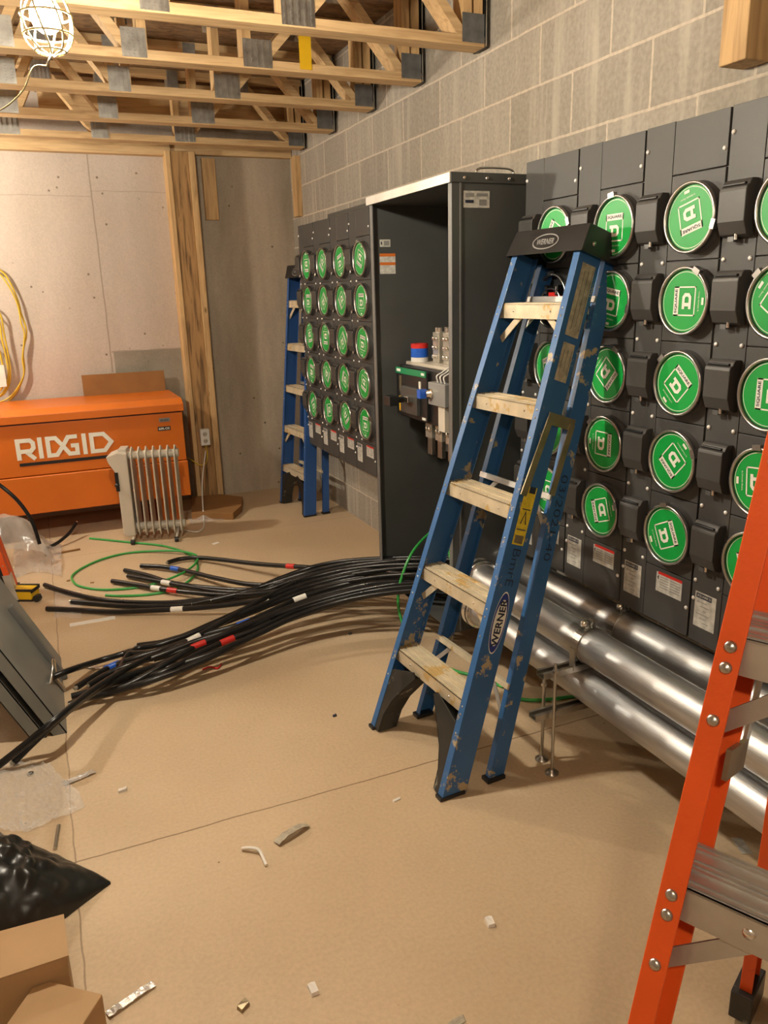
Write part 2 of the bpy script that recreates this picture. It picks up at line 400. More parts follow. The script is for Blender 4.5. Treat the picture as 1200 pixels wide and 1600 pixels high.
def stroke(mb, o, ex, ey, pts, wd, mt, closed=False, lift=.001):
    """flat mitred stroke through 2D points"""
    global _LIFT; _LIFT = (_LIFT+1) % 12; lift = lift+_LIFT*.00008
    o = V(o); ex = V(ex).normalized(); ey = V(ey).normalized(); n = ex.cross(ey)
    P = [Vector((a, b)) for a, b in pts]; N = len(P); Ls = []; Rs = []
    for i in range(N):
        if closed or 0 < i < N-1:
            d0 = (P[i]-P[i-1]).normalized(); d1 = (P[(i+1) % N]-P[i]).normalized()
        elif i == 0: d0 = d1 = (P[1]-P[0]).normalized()
        else: d0 = d1 = (P[-1]-P[-2]).normalized()
        n0 = Vector((-d0.y, d0.x)); n1 = Vector((-d1.y, d1.x)); mm = (n0+n1)
        if mm.length < 1e-6: mm = n0.copy()
        mm.normalize(); k = min(2.2, 1/max(.3, mm.dot(n0)))
        Ls.append(P[i]+mm*wd/2*k); Rs.append(P[i]-mm*wd/2*k)
    vs = [o+ex*p.x+ey*p.y+n*lift for p in Ls+Rs]
    mb.add(vs, [(i, (i+1) % N, N+(i+1) % N, N+i) for i in range(N if closed else N-1)], mt)
def copy_tree(o, loc=None, parent=None):
    c = o.copy(); COL.objects.link(c); c.parent = parent
    for ch in o.children: copy_tree(ch, None, c)
    if loc is not None: c.location = loc
    return c

# ------------------------------------------------------------------ the room
X0, YB, ZC = -3.0, -2.2, 2.87
CFLOOR = concrete('floor_slab', (.56, .42, .272), (.47, .345, .215), 1.3, .62, (5, .012),
                  extra=line_extra([(0, -.095, .0022, 1, -3, 7, .6), (1, 2.03, .0026, 0, -.1, 1.9, .8), (1, 4.9, .003, 0, -.1, 1.9, .4)], (.15, .09, .045)))
CWALL = concrete('poured_wall', (.50, .43, .375), (.42, .355, .30), 1.6, .8, (9, .05), True,
                 extra=line_extra([(0, .465, .0045, 2, 1.0, 2.45, .7), (2, 2.165, .003, 0, -3, .47, .4), (2, 2.2, .003, 0, .47, 1.0, .35), (2, 1.135, .006, 0, .48, 1.0, .55), (0, 1.66, .004, 2, 1.9, 2.4, .5)], (.24, .19, .14)))
CPATCH = concrete('rough_grey_concrete_patch', (.30, .27, .22), (.20, .18, .145), 5, .9, (14, .04))
CWALLD = concrete('shaded_streaky_poured_wall', (.44, .37, .29), (.27, .225, .175), 2.4, .85, (8, .045), True)  # streaky concrete, with the post's shade put into its darker colour
struct(MB().box((X0, YB, -.1), (WX+.2, FY+.2, 0), CFLOOR), 'floor')
struct(MB().box((WX, YB, 0), (WX+.2, FY+.2, 3.1), block_material()), 'wall_right')
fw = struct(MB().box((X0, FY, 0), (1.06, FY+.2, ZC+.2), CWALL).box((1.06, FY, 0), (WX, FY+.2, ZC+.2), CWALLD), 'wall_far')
MB().box((.485, FY-.004, 0), (.955, FY+.01, 1.135), CPATCH).build('trim_1')['kind'] = 'structure'
struct(MB().box((X0-.2, YB, 0), (X0, FY+.2, 3.1), CWALL), 'wall_left')
struct(MB().box((X0-.2, YB-.2, 0), (WX+.2, YB, 3.1), CWALL), 'wall_back')
struct(MB().box((X0-.2, YB-.2, ZC), (WX+.2, FY+.2, ZC+.02), DECK), 'ceiling')

# sill plate on top of the far wall
pl = MB().box((X0, FY-.075, 2.425), (1.0, FY-.001, 2.515), SPF[0])
single(pl, 'sill_plate', 'pale lumber plate along the top of the far wall left of the post', 'plate', bevel=.002)
pl = MB().box((1.0, FY-.06, 2.44), (WX-.005, FY-.001, 2.52), SPF[0])
single(pl, 'sill_plate', 'shaded lumber plate above the far wall between post and block wall', 'plate', bevel=.002)

# ------------------------------------------------------------------ floor trusses
def truss(y0, label, xend=WX-.02):
    zb = 2.45; zt = ZC-.002
    t = thing('floor_truss', label, 'truss', (0, y0, zb), 'floor trusses overhead')
    d = .089
    MB().box((X0+.01, y0, zb), (xend, y0+d, zb+.038), SPF[0]).build('bottom_chord', t, .0015)
    MB().box((X0+.01, y0, zt-.038), (xend, y0+d, zt), SPF[0]).build('top_chord', t, .0015)
    A, Bz = zb+.038, zt-.038
    def web(x0, z0, x1, z1, yy=0):
        p = V((x0, y0+d/2+yy, z0)); q = V((x1, y0+d/2+yy, z1)); dr = (q-p).normalized(); nrm = V((0, 1, 0)).cross(dr)
        a = nrm*.019; b = V((0, d/2-.001, 0))
        MB().prism([p+a+b, p-a+b, p-a-b, p+a-b], q-p, SPF[2] if abs(dr.z) > .9 else SPF[0]).build('web', t)
    for x0, z0, x1, z1 in [(1.07, A, 1.40, Bz), (1.74, A, 1.44, Bz), (.50, A, .24, Bz), (.02, A, .20, Bz), (-.04, A, -.30, Bz), (-.62, A, -.34, Bz), (-.70, A, -.95, Bz), (-1.2, A, -.98, Bz), (-1.3, A, -1.55, Bz), (-1.85, A, -1.6, Bz)]:
        web(x0, z0, x1, z1)
    for x in (.56, 1.00, 1.76, 1.81):
        web(x, A, x, Bz)
    def plate(x0, x1, z0, z1, m_=PLATE):
        for yy in (y0-.0015, y0+d):
            mb = MB().box((x0, yy, z0), (x1, yy+.0015, z1), m_)
            if m_ is PLATE:
                k = 5
                for i in range(k):
                    xx = x0+(i+.5)*(x1-x0)/k
                    yf = yy-.004 if yy < y0 else yy+.0015
                    for j in range(9):
                        zz = z0+(j+.5)*(z1-z0)/9; sx_ = .0012*(-1)**j
                        mb.box((xx-.0035+sx_, yf, zz-(z1-z0)/19), (xx+.0035+sx_, yf+.004, zz+(z1-z0)/19), m_)
            mb.build('nail_plate', t)
    for x0, x1 in ((-.07, .072), (.475, .575), (.98, 1.11), (-.72, -.6), (-1.3, -1.2)):
        plate(x0, x1, zb+.006, zb+.115)
    for x0, x1 in ((.17, .28), (1.36, 1.48), (-.38, -.27), (.53, .6), (.96, 1.03)):
        plate(x0, x1, zt-.1, zt-.004)
    plate(1.735, xend-.008, zb+.012, zb+.118, HANGER)
    MB().box((xend-.006, y0-.006, zb-.002), (xend+.004, y0+d+.006, zt), TAR).box((xend-.006, y0-.012, zb), (xend-.003, y0-.002, zt), SCREW).build('end_membrane', t)
    return t
truss(3.13, 'nearest floor truss in view, crossing the top edge above the switchgear cabinet')
truss(3.715, 'second floor truss from the front, just behind the hanging bulb')
truss(4.31, 'middle floor truss, third of the five in view')
truss(4.94, 'fourth floor truss from the front with chase opening')
truss(5.535, 'farthest floor truss, hanging close to the far wall plate')
# blocking and yellow tag up in the trusses
single(MB().box((.2, 5.70, 2.62), (1.86, 5.735, 2.83), SPF[0]), 'rim_board', 'rim board above the sill plate seen between the truss webs', 'board')
single(MB().box((1.235, 3.709, 2.462), (1.29, 3.7135, 2.60), YEL), 'paper_tag', 'yellow tag stapled up among the trusses', 'tag')

# ------------------------------------------------------------------ post and boards
post = thing('built_up_post', 'built-up lumber post with rough brown face standing against the far wall', 'post', (1.05, 5.87, 0))
MB().box((.955, 5.815, 0), (.985, FY, 2.445), SPF[2]).build('stud', post, .002)
MB().box((.987, 5.822, 0), (1.105, FY, 2.445), WOODROUGH).build('rough_face', post, .002)
MB().box((1.107, 5.81, 0), (1.15, FY, 2.445), SPF[2]).build('stud', post, .002)
single(MB().box((1.213, FY-.04, 2.018), (1.305, FY-.001, 2.424), SPF[2]), 'board_offcut', 'short vertical board nailed on the far wall right of the post', 'board', bevel=.002)
single(MB().box((WX-.04, 5.70, 2.03), (WX-.001, 5.80, 2.43), SPF[2]), 'board_offcut', 'short vertical board on the block wall near the far corner', 'board', bevel=.002)
single(MB().box((WX-.09, 1.70, 2.055), (WX-.001, 1.79, 2.86), SPF[2]), 'wall_stud', 'thick wooden block on the block wall at the upper right corner', 'stud', bevel=.003)

# outlet on the post
ot = thing('electrical_outlet', 'white outlet box low on the rough brown post', 'outlet', (1.04, 5.80, .43))
MB().box((1.008, 5.765, .435), (1.075, 5.815, .555), WHITEP).build('outlet_box', ot, .004)
mb = MB()
for z in (.47, .52):
    mb.lathe((1.041, 5.765, z), (0, -1, 0), [(.0, .004), (.015, .004), (.017, 0)], CREAM, 16)
    mb.box((1.034, 5.759, z-.003), (1.036, 5.762, z+.008), BLACK).box((1.046, 5.759, z-.003), (1.048, 5.762, z+.008), BLACK)
mb.build('receptacle', ot)
single(MB().tube(catmull([(1.045, 5.79, .435), (1.05, 5.79, .36), (1.03, 5.78, .30), (.985, 5.79, .29), (.93, 5.85, .33), (.9, 5.92, .34)]), .004, YWIRE, 8), 'outlet_wire', 'thin yellow wire looping down out of the white outlet', 'wire')

# ------------------------------------------------------------------ meter banks
ROWS = [1.663, 1.454, 1.237, 1.020, .803]
BX = 1.615          # face of the banks
def disc_mesh(y, z, rot, x):
    """green cover disc facing -x with its logo; rot in degrees, counter-clockwise as seen"""
    mb = MB(); R = .0795; n = 40
    c = V((x, y, z)); a = math.radians(rot)
    right = V((0, -1, 0)); up = V((0, 0, 1))
    ex = right*math.cos(a)+up*math.sin(a); ey = -right*math.sin(a)+up*math.cos(a)
    nn = ex.cross(ey)
    mb.lathe(c-nn*.004, nn, [(R, 0), (R, .004), (0, .004)], GREEN, n, False)
    mb.lathe(c, nn, [(R-.005, .0004), (R-.0035, .0004)], WHITE, n, False)
    S = .038; bt = .0036
    o = c-ey*.002
    quad2(mb, o, ex, ey, -S, S-.017, S, S+.001, WHITE, .0006)
    quad2(mb, o, ex, ey, -S, -S, -S+bt, S, WHITE, .0006); quad2(mb, o, ex, ey, S-bt, -S, S, S, WHITE, .0006)
    quad2(mb, o, ex, ey, -S, -S, S, -S+bt, WHITE, .0006)
    put_text(mb, 'SQUARE', o+ey*(S-.008), ex, ey, .062, .0095, INK, .02, .0012)
    od = o-ey*.0085
    stroke(mb, od, ex, ey, [(-.020, .0115), (.010, .0115), (.0165, .006), (.0165, -.006), (.010, -.0115), (-.020, -.0115)], .009, WHITE, False, .0008)
    stroke(mb, od, ex, ey, [(-.0085, .012), (-.0085, -.012)], .009, WHITE, False, .0008)
    put_text(mb, 'by Schneider Electric', c-ey*.052, ex, ey, .05, .006, WHITE, 0, .0008)
    o2 = c-ey*.066
    stroke(mb, o2, ex, ey, [(-.009, 0), (.009, 0)], .0075, WHITE, False, .0008)
    return mb
def section(ylo, yhi, label, rots, group, openrow=None, opener=None):
    """one meter stack: breaker strip on the far side, meter sockets on the near side"""
    ys = ylo+.187
    t = thing('meter_stack', label, 'meter stack', (BX, (ylo+yhi)/2, .50), group)
    Z0, Z1 = .512, 1.91
    MB().box((BX+.008, ylo+.0015, Z0), (WX-.004, yhi-.0015, Z1), GREYD).build('enclosure', t, .002)
    g = .0015
    # breaker strip
    MB().box((BX, ys+g, Z0), (BX+.0075, yhi-.003, Z1), GREY).build('breaker_panel', t, .001)
    edges = [Z1, ROWS[0]+.113, (ROWS[0]+ROWS[1])/2, (ROWS[1]+ROWS[2])/2, (ROWS[2]+ROWS[3])/2, (ROWS[3]+ROWS[4])/2, ROWS[4]-.118, Z0]
    for i in range(7):
        nm = 'blank_panel' if i in (0, 6) else 'meter_panel'
        MB().box((BX-.001, ylo+.003, edges[i+1]+g), (BX+.0075, ys-g, edges[i]-g), GREY).build(nm, t, .001)
    yc = ylo+.086
    def screw(y, z):
        MB().lathe((BX-.0012, y, z), (-1, 0, 0), [(.0060, 0), (.0056, .002), (.0034, .004), (0, .0045)], SCREWB, 10).build('screw', t)
    for k, z in enumerate(ROWS):
        # socket with its ring
        mb = MB()
        mb.lathe((BX, yc, z), (-1, 0, 0), [(.0905, 0), (.0890, .010), (.0870, .021), (.0885, .022), (.0885, .032), (.0835, .0325), (.081, .029), (.081, .016)], RINGM, 44,
                 mts=[RINGD, RINGD, RINGM, RINGM, RINGM, RINGM, RINGD])
        a = math.radians(60+37*((k*7+int(ylo*10)) % 5-2))
        cy_, cz_ = yc-math.cos(a)*.0895, z+math.sin(a)*.0895
        M = Matrix.Translation((BX-.028, cy_, cz_)) @ Matrix.Rotation(-a, 4, 'X')
        mb.box((-.007, -.006, -.012), (.007, .008, .012), RINGM, M)
        sk = mb.build('meter_socket', t)
        if k == openrow: opener(sk, yc, z)
        else: disc_mesh(yc, z, rots[k], BX-.024).build('cover_disc', sk)
        # breaker cover
        yb0, yb1 = ys+.010, yhi-.018; zc = z+.004
        prof = [(0, .070), (-.020, .070), (-.025, .064), (-.029, .056), (-.036, .052), (-.038, .044), (-.038, -.026), (-.026, -.056), (-.012, -.062), (0, -.062)]
        mb = MB().prism([(BX+a_, yb0, zc+b_) for a_, b_ in prof], (0, yb1-yb0, 0), HOOD)
        mb.box((BX-.033, yb0+.01, zc+.0555), (BX-.024, yb1-.004, zc+.062), BLACK)
        hd = mb.build('breaker_cover', t, .002)
        MB().cyl((BX-.022, (yb0+yb1)/2-.008, zc-.054), (BX-.022, (yb0+yb1)/2-.008, zc-.068), .005, SCREW, 8).box((BX-.022, (yb0+yb1)/2, zc-.072), (BX-.006, (yb0+yb1)/2+.018, zc-.060), RINGD).build('latch', hd)
        for yy in (ys+.014, yhi-.014):
            screw(yy, z-.108)
    for yy, zz in ((ylo+.012, 1.818), (yhi-.012, 1.85), (yhi-.012, .64), (ylo+.012, .60)): screw(yy, zz)
    # labels at the foot
    mb = MB(); o = V((BX-.001, yc, .645)); ex = V((0, -1, 0)); ey = V((0, 0, 1))
    quad2(mb, o, ex, ey, -.052, -.034, .052, .026, LABELP, .0006); quad2(mb, o, ex, ey, -.045, .020, .052, .0285, RED, .0010)
    for i in range(5):
        quad2(mb, o, ex, ey, -.036, .012-i*.008, -.002, .0145-i*.008, GREYL, .0009); quad2(mb, o, ex, ey, .006, .012-i*.008, .046, .0145-i*.008, GREYL, .0009)
    stroke(mb, o, ex, ey, [(-.047, .008), (-.041, .016), (-.043, .004)], .003, INK, False, .0012)
    mb.build('warning_label', t)['label'] = 'white warning label with a red header'
    mb = MB(); o = V((BX, (ys+yhi)/2, .612))
    quad2(mb, o, ex, ey, -.038, -.052, .038, .052, LABELP, .0006); quad2(mb, o, ex, ey, -.034, .034, .022, .048, INK, .0009)
    put_text(mb, 'SQUARE D', o+ey*.041-ex*.005, ex, ey, .05, .008, LABELP, .02, .0014)
    for i in range(6): quad2(mb, o, ex, ey, -.03+.012*(i % 3), .022-i*.012, .006+.01*(i % 2), .0245-i*.012, GREYL, .0009)
    mb.build('rating_label', t)['label'] = 'pale grey rating label'
    return t
def open_socket(sk, y, z):
    mb = MB()
    mb.lathe((BX-.006, y, z), (-1, 0, 0), [(.080, 0), (.080, .001), (0, .001)], BLACK, 32, False)
    for dy in (-.03, .03):
        for dz in (-.035, .035):
            mb.box((BX-.03, y+dy-.008, z+dz-.016), (BX-.006, y+dy+.008, z+dz+.016), BLACK)
            mb.box((BX-.033, y+dy-.003, z+dz-.012), (BX-.029, y+dy+.003, z+dz+.012), SCREW)
    mb.box((BX-.027, y-.028, z-.03), (BX-.007, y+.018, z-.002), RED).box((BX-.027, y-.028, z+.004), (BX-.007, y+.018, z+.028), RED)
    mb.tube([(BX-.031, y+.05*math.cos(a), z+.01+.03*math.sin(a)) for a in [i*.3 for i in range(11)]], .003, RINGM, 6)
    mb.build('open_jaws', sk)['label'] = 'black open socket with red plastic jaws'
gr = 'meter stacks beside the ladder'
section(2.169, 2.465, 'grey meter stack next to the tall cabinet, with one open socket', [60, 0, 20, 15, 90], gr, 1, open_socket)
section(1.871, 2.169, 'grey meter stack second from the tall cabinet, right of the blue ladder cap', [0, 350, 230, 270, 110], gr)
section(1.573, 1.871, 'grey meter stack third from the tall cabinet, all five green covers unobstructed', [195, 90, 318, 138, 296], gr)
section(1.275, 1.573, 'grey meter stack at the right edge, partly behind the orange ladder', [200, 235, 90, 275, 112], gr)
gr = 'far meter stacks left of the cabinet'
LY = [4.765, 4.468, 4.171, 3.874]
LR = [[180, 0, 190, 350, 30], [140, 315, 180, 235, 100], [15, 130, 310, 60, 215], [155, 0, 352, 160, 0]]
LN = ['leftmost grey meter stack of the far bank, behind the small blue ladder', 'second grey meter stack from the left in the far bank', 'third grey meter stack from the left in the far bank', 'grey meter stack of the far bank touching the tall open cabinet']
for a, b, c in zip(LY, LR, LN): section(a, a+.297, c, b, gr)
single(MB().box((BX+.02, 3.87, 1.9115), (WX-.01, 4.55, 1.935), GREYD), 'cable_trough_cover', 'dark flat cover plate on top of the far meter bank', 'cover plate')

# ------------------------------------------------------------------ tall open cabinet
CX, CY0, CY1, CZ0, CZ1 = 1.373, 2.55, 3.29, .18, 1.887
cb = thing('switchgear_cabinet', 'tall open dark grey electrical cabinet between the two meter banks', 'cabinet', (1.6, 2.92, CZ0))
sh = .004
MB().box((CX, CY0, CZ0), (WX-.004, CY0+sh, CZ1-.03), GREYD).build('side_panel', cb)
MB().box((CX, CY1-sh, CZ0), (WX-.004, CY1, CZ1-.03), GREYD).build('side_panel', cb)
MB().box((WX-.012, CY0+sh, CZ0), (WX-.004, CY1-sh, CZ1-.03), GREYD).build('back_panel', cb)
MB().box((CX, CY0, CZ0-.004), (WX-.004, CY1, CZ0), GREYD).build('bottom_panel', cb)
MB().box((CX-.006, CY0-.004, CZ1-.034), (WX-.004, CY1+.008, CZ1), GREYD).build('top_cover', cb, .002)
MB().box((CX-.010, CY0-.002, CZ1-.034), (CX-.006, CY1+.012, CZ1-.002), TRIMW).build('top_edge_trim', cb)['label'] = 'top front edge with the lamp glint put into its pale colour'
MB().box((CX, CY0+sh, CZ0), (CX+.004, CY0+.028, CZ1-.034), GREYM).build('front_flange', cb)
MB().box((CX, CY1-.028, CZ0), (CX+.004, CY1-sh, CZ1-.034), GREYM).build('front_flange', cb)
MB().box((CX+.03, CY0-.003, CZ0), (CX+.036, CY0, CZ1-.034), GREYM).build('side_seam', cb)
for x in (1.42, 1.51, 1.60, 1.70, 1.80):
    MB().lathe((x, CY0-.004, CZ1-.018), (0, -1, 0), [(.006, 0), (.005, .003), (0, .004)], SCREW, 10).build('screw', cb)
MB().tube(catmull([(1.50, 2.60, CZ1), (1.50, 2.60, CZ1+.015), (1.53, 2.6, CZ1+.024), (1.62, 2.6, CZ1+.024), (1.65, 2.6, CZ1+.015), (1.65, 2.6, CZ1)]), .004, STEEL, 8).build('lifting_handle', cb)
def lab(o, ex, ey, w_, h_, name, parent, bands=(), base=LABELP):
    mb = MB(); quad2(mb, o, ex, ey, -w_/2, -h_/2, w_/2, h_/2, base, .0008)
    for (x0, y0, x1, y1, mt) in bands: quad2(mb, o, ex, ey, x0, y0, x1, y1, mt, .0014)
    return mb.build(name, parent)
OR2 = mat('orange_print', (.55, .14, .02), .5, 0, .05, 10)
# label high on the near side, two on the inside of the far side
lab((1.47, CY0, 1.80), (1, 0, 0), (0, 0, 1), .105, .055, 'side_label', cb, [(-.045, .008, -.01, .02, GREYL), (-.045, -.012, -.012, -.002, INK), (0, .01, .045, .02, GREYL), (.01, -.02, .04, 0, GREYL)])
lab((1.44, CY1-sh, 1.70), (1, 0, 0), (0, 0, 1), .05, .03, 'inner_label', cb, [(-.02, -.006, -.014, .006, INK), (-.006, -.01, .02, .01, GREYL)])
lab((1.45, CY1-sh, 1.615), (1, 0, 0), (0, 0, 1), .075, .085, 'inner_label', cb, [(-.0375, .03, .0375, .0425, OR2), (-.0375, -.006, .0375, .006, OR2)])
# breaker assembly inside
brk = thing('circuit_breaker', 'large black circuit breaker with green strip inside the open cabinet', 'circuit breaker', (1.6, 2.95, .95))
MB().box((1.468, 2.70, .955), (1.66, 3.228, 1.185), BLACK).build('breaker_body', brk, .006)
MB().box((1.452, 2.92, .965), (1.469, 3.224, 1.170), BLACK).build('front_plate', brk, .003)
MB().box((1.448, 2.925, 1.150), (1.453, 3.222, 1.176), DKGREEN).box((1.4475, 3.17, 1.158), (1.4485, 3.21, 1.170), WHITE).box((1.4475, 2.935, 1.158), (1.4485, 2.965, 1.168), WHITE).build('green_strip', brk)
MB().box((1.436, 2.985, .985), (1.453, 3.15, 1.10), GREYD).box((1.375, 3.075, 1.035), (1.436, 3.11, 1.058), BLACK).box((1.345, 3.06, 1.025), (1.385, 3.125, 1.066), BLACK).box((1.41, 3.02, 1.04), (1.437, 3.06, 1.065), SCREW).build('handle', brk, .002)
MB().box((1.4485, 2.975, 1.06), (1.453, 2.99, 1.13), WHITE).box((1.4485, 3.17, .985), (1.453, 3.19, 1.05), YEL).box((1.4485, 3.165, 1.07), (1.453, 3.185, 1.14), BRASSY).box((1.4485, 2.93, .972), (1.453, 2.96, .982), WHITE).build('print', brk)
MB().box((1.50, 2.70, 1.185), (1.86, 3.22, 1.197), CREAM).build('top_insulator', brk)
MB().box((1.62, 2.66, .80), (1.853, 3.15, .955), HANGER).build('lower_support', brk)
MB().box((1.66, 2.72, .955), (1.853, 3.20, 1.185), HANGER).build('rear_support', brk)
for i in range(4):
    yc = 3.045-i*.095
    mb = MB()
    for j in range(3):
        x = 1.56+.045*j
        mb.box((x, yc-.030, 1.198), (x+.028, yc+.030, 1.325), ALWIRE)
        for dy in (-.014, .014):
            mb.cyl((x+.013, yc+dy, 1.325), (x+.013, yc+dy, 1.345), .009, SCREW, 8)
            for zz in (1.225, 1.262, 1.30):
                mb.lathe((x, yc+dy, zz), (-1, 0, 0), [(.010, 0), (.010, .008), (.006, .011), (0, .011)], SCREW, 10)
    mb.build('terminal_lug', brk, .002)
    mb = MB()
    for j in range(2):
        x = 1.52+.05*j
        mb.box((x, yc-.03, .875), (x+.03, yc+.03, .953), ALWIRE); mb.box((x+.005, yc-.02, .80), (x+.025, yc+.02, .875), STEEL)
        for dy in (-.014, .014): mb.lathe((x, yc+dy, .915), (-1, 0, 0), [(.010, 0), (.010, .006), (0, .008)], SCREW, 10)
    mb.build('lower_lug', brk, .002)
nb = thing('conduit_fitting', 'small grey control box with steel knob at the right end of the breaker', 'fitting', (1.44, 2.78, 1.0))
MB().box((1.42, 2.70, 1.055), (1.466, 2.845, 1.145), GREYL).build('box_body', nb, .003)
MB().lathe((1.42, 2.815, 1.10), (-1, 0, 0), [(.020, 0), (.020, .01), (.014, .012), (.014, .022), (0, .023)], SCREW, 16).build('knob', nb)
MB().box((1.38, 2.835, 1.08), (1.41, 2.865, 1.115), BLUET).build('blue_cap', nb)
MB().box((1.43, 2.72, .955), (1.466, 2.775, 1.053), CREAM).build('riser', nb)
for i in range(3):
    MB().tube(catmull([(1.44, 2.735+i*.03, 1.145), (1.435, 2.735+i*.03, 1.17), (1.46, 2.74+i*.03, 1.182), (1.50, 2.75+i*.03, 1.20)]), .0032, WHITEP, 6).build('lead_wire', nb)
single(MB().box((1.74, 2.70, 1.32), (1.852, 3.13, 1.42), mat('brown_busbar_cover', (.12, .10, .075), .5)), 'busbar_cover', 'brown grey block behind the terminal lugs in the cabinet', 'cover')
single(MB().box((1.72, 2.78, 1.42), (1.852, 3.0, 1.45), BLACK).cyl((1.76, 2.9, 1.45), (1.70, 3.05, 1.475), .006, STEEL), 'latch_bracket', 'black bracket with steel pin above the terminal lugs', 'bracket')
def roll(z, mt, label):
    mb = MB().lathe((1.535, 3.155, z), (0, 0, 1), [(.022, 0), (.038, 0), (.038, .019), (.022, .019), (.022, 0)], mt, 28, False)
    return single(mb, 'tape_roll', label, 'tape roll', 'tape rolls stacked on the breaker')
roll(1.1975, WHITEP, 'white tape roll, bottom of the stack on the black breaker')
roll(1.2170, BLUET, 'blue tape roll, second from the bottom on the black breaker')
roll(1.2365, BLUET, 'blue tape roll right under the red one on the breaker')
roll(1.2560, RED, 'red tape roll on top of the stack on the black breaker')

# ------------------------------------------------------------------ conduits
def conduit(x, z, yend, label, r=.0572, couplings=(1.15,)):
    t = thing('conduit', label, 'conduit', (x, 1.0, z), 'steel conduits under the meter bank')
    MB().cyl((x, -1.2, z), (x, yend, z), r, ZINC, 48).build('pipe', t)
    for c in couplings:
        MB().lathe((x, c, z), (0, 1, 0), [(r, 0), (r+.004, 0), (r+.006, .004), (r+.006, .09), (r+.004, .094), (r, .094)], ZINC, 48).build('coupling', t)
    MB().lathe((x, yend-.055, z), (0, 1, 0), [(r, 0), (r+.012, .002), (r+.014, .006), (r+.014, .022), (r+.008, .026), (r+.008, .036), (r+.016, .038), (r+.016, .052), (r, .0545)], SCREW, 36).build('connector', t)
    return t
PZ = .408
conduit(1.475, PZ, CY0-.001, 'large steel conduit in front entering the side of the tall cabinet', couplings=(.35,))
conduit(1.635, .425, CY0-.001, 'steel conduit tucked behind under the bottom edge of the meter stacks', couplings=(.5,))
conduit(1.475, .268, CY0-.001, 'lowest steel conduit running just above the floor', couplings=(.2,))
def clamp(x, z, y, label, r=.0572):
    t = thing('pipe_clamp', label, 'clamp', (x, y, z), 'clamps on the conduits')
    MB().lathe((x, y-.016, z), (0, 1, 0), [(r+.0005, 0), (r+.004, 0), (r+.004, .032), (r+.0005, .032)], STEEL, 40, False).build('strap', t)
    MB().box((x-.012, y-.014, z+r+.002), (x-.006, y+.014, z+r+.03), STEEL).box((x+.006, y-.014, z+r+.002), (x+.012, y+.014, z+r+.03), STEEL).build('ear', t)
    MB().cyl((x-.035, y, z+r+.019), (x+.03, y, z+r+.019), .004, STEEL, 8).lathe((x-.02, y, z+r+.019), (-1, 0, 0), [(.012, 0), (.012, .006), (.009, .013), (0, .016)], SCREW, 16).build('bolt', t)
    MB().box((x-r-.008, y-.012, z-r-.018), (x-r-.003, y+.012, z), STEEL).build('leg', t)
    return t
clamp(1.475, PZ, 1.835, 'steel clamp with round bolt head on the front conduit')
clamp(1.635, .425, 1.86, 'steel clamp on the conduit behind, near the meter stack labels')
# trapeze stand
sd = thing('conduit_stand', 'threaded rod stand with strut channels holding the conduits', 'stand', (1.38, 1.84, 0))
def strutc(z, y, x0, x1):
    mb = MB(); mb.box((x0, y-.02, z-.02), (x1, y+.02, z-.017), STEEL).box((x0, y-.02, z-.017), (x1, y-.0175, z), STEEL).box((x0, y+.0175, z-.017), (x1, y+.02, z), STEEL)
    mb.box((x0, y-.0175, z-.003), (x1, y-.01, z), STEEL).box((x0, y+.01, z-.003), (x1, y+.0175, z), STEEL)
    return mb.build('strut_channel', sd)
strutc(PZ-.0605, 1.845, 1.30, 1.70); strutc(.268-.0605, 1.845, 1.275, 1.56)
for (x, y, zt) in ((1.329, 1.807, .385), (1.344, 1.885, .30)):
    MB().cyl((x, y, .004), (x, y, zt), .0052, STEEL, 10).build('threaded_rod', sd)
    MB().lathe((x, y, 0), (0, 0, 1), [(.022, 0), (.022, .004), (.009, .006), (.009, .014), (0, .015)], STEEL, 20).build('foot_plate', sd)
    MB().lathe((x, y, zt-.03), (0, 0, 1), [(.0, 0), (.010, 0), (.010, .009), (0, .009)], STEEL, 6, False).build('nut', sd)

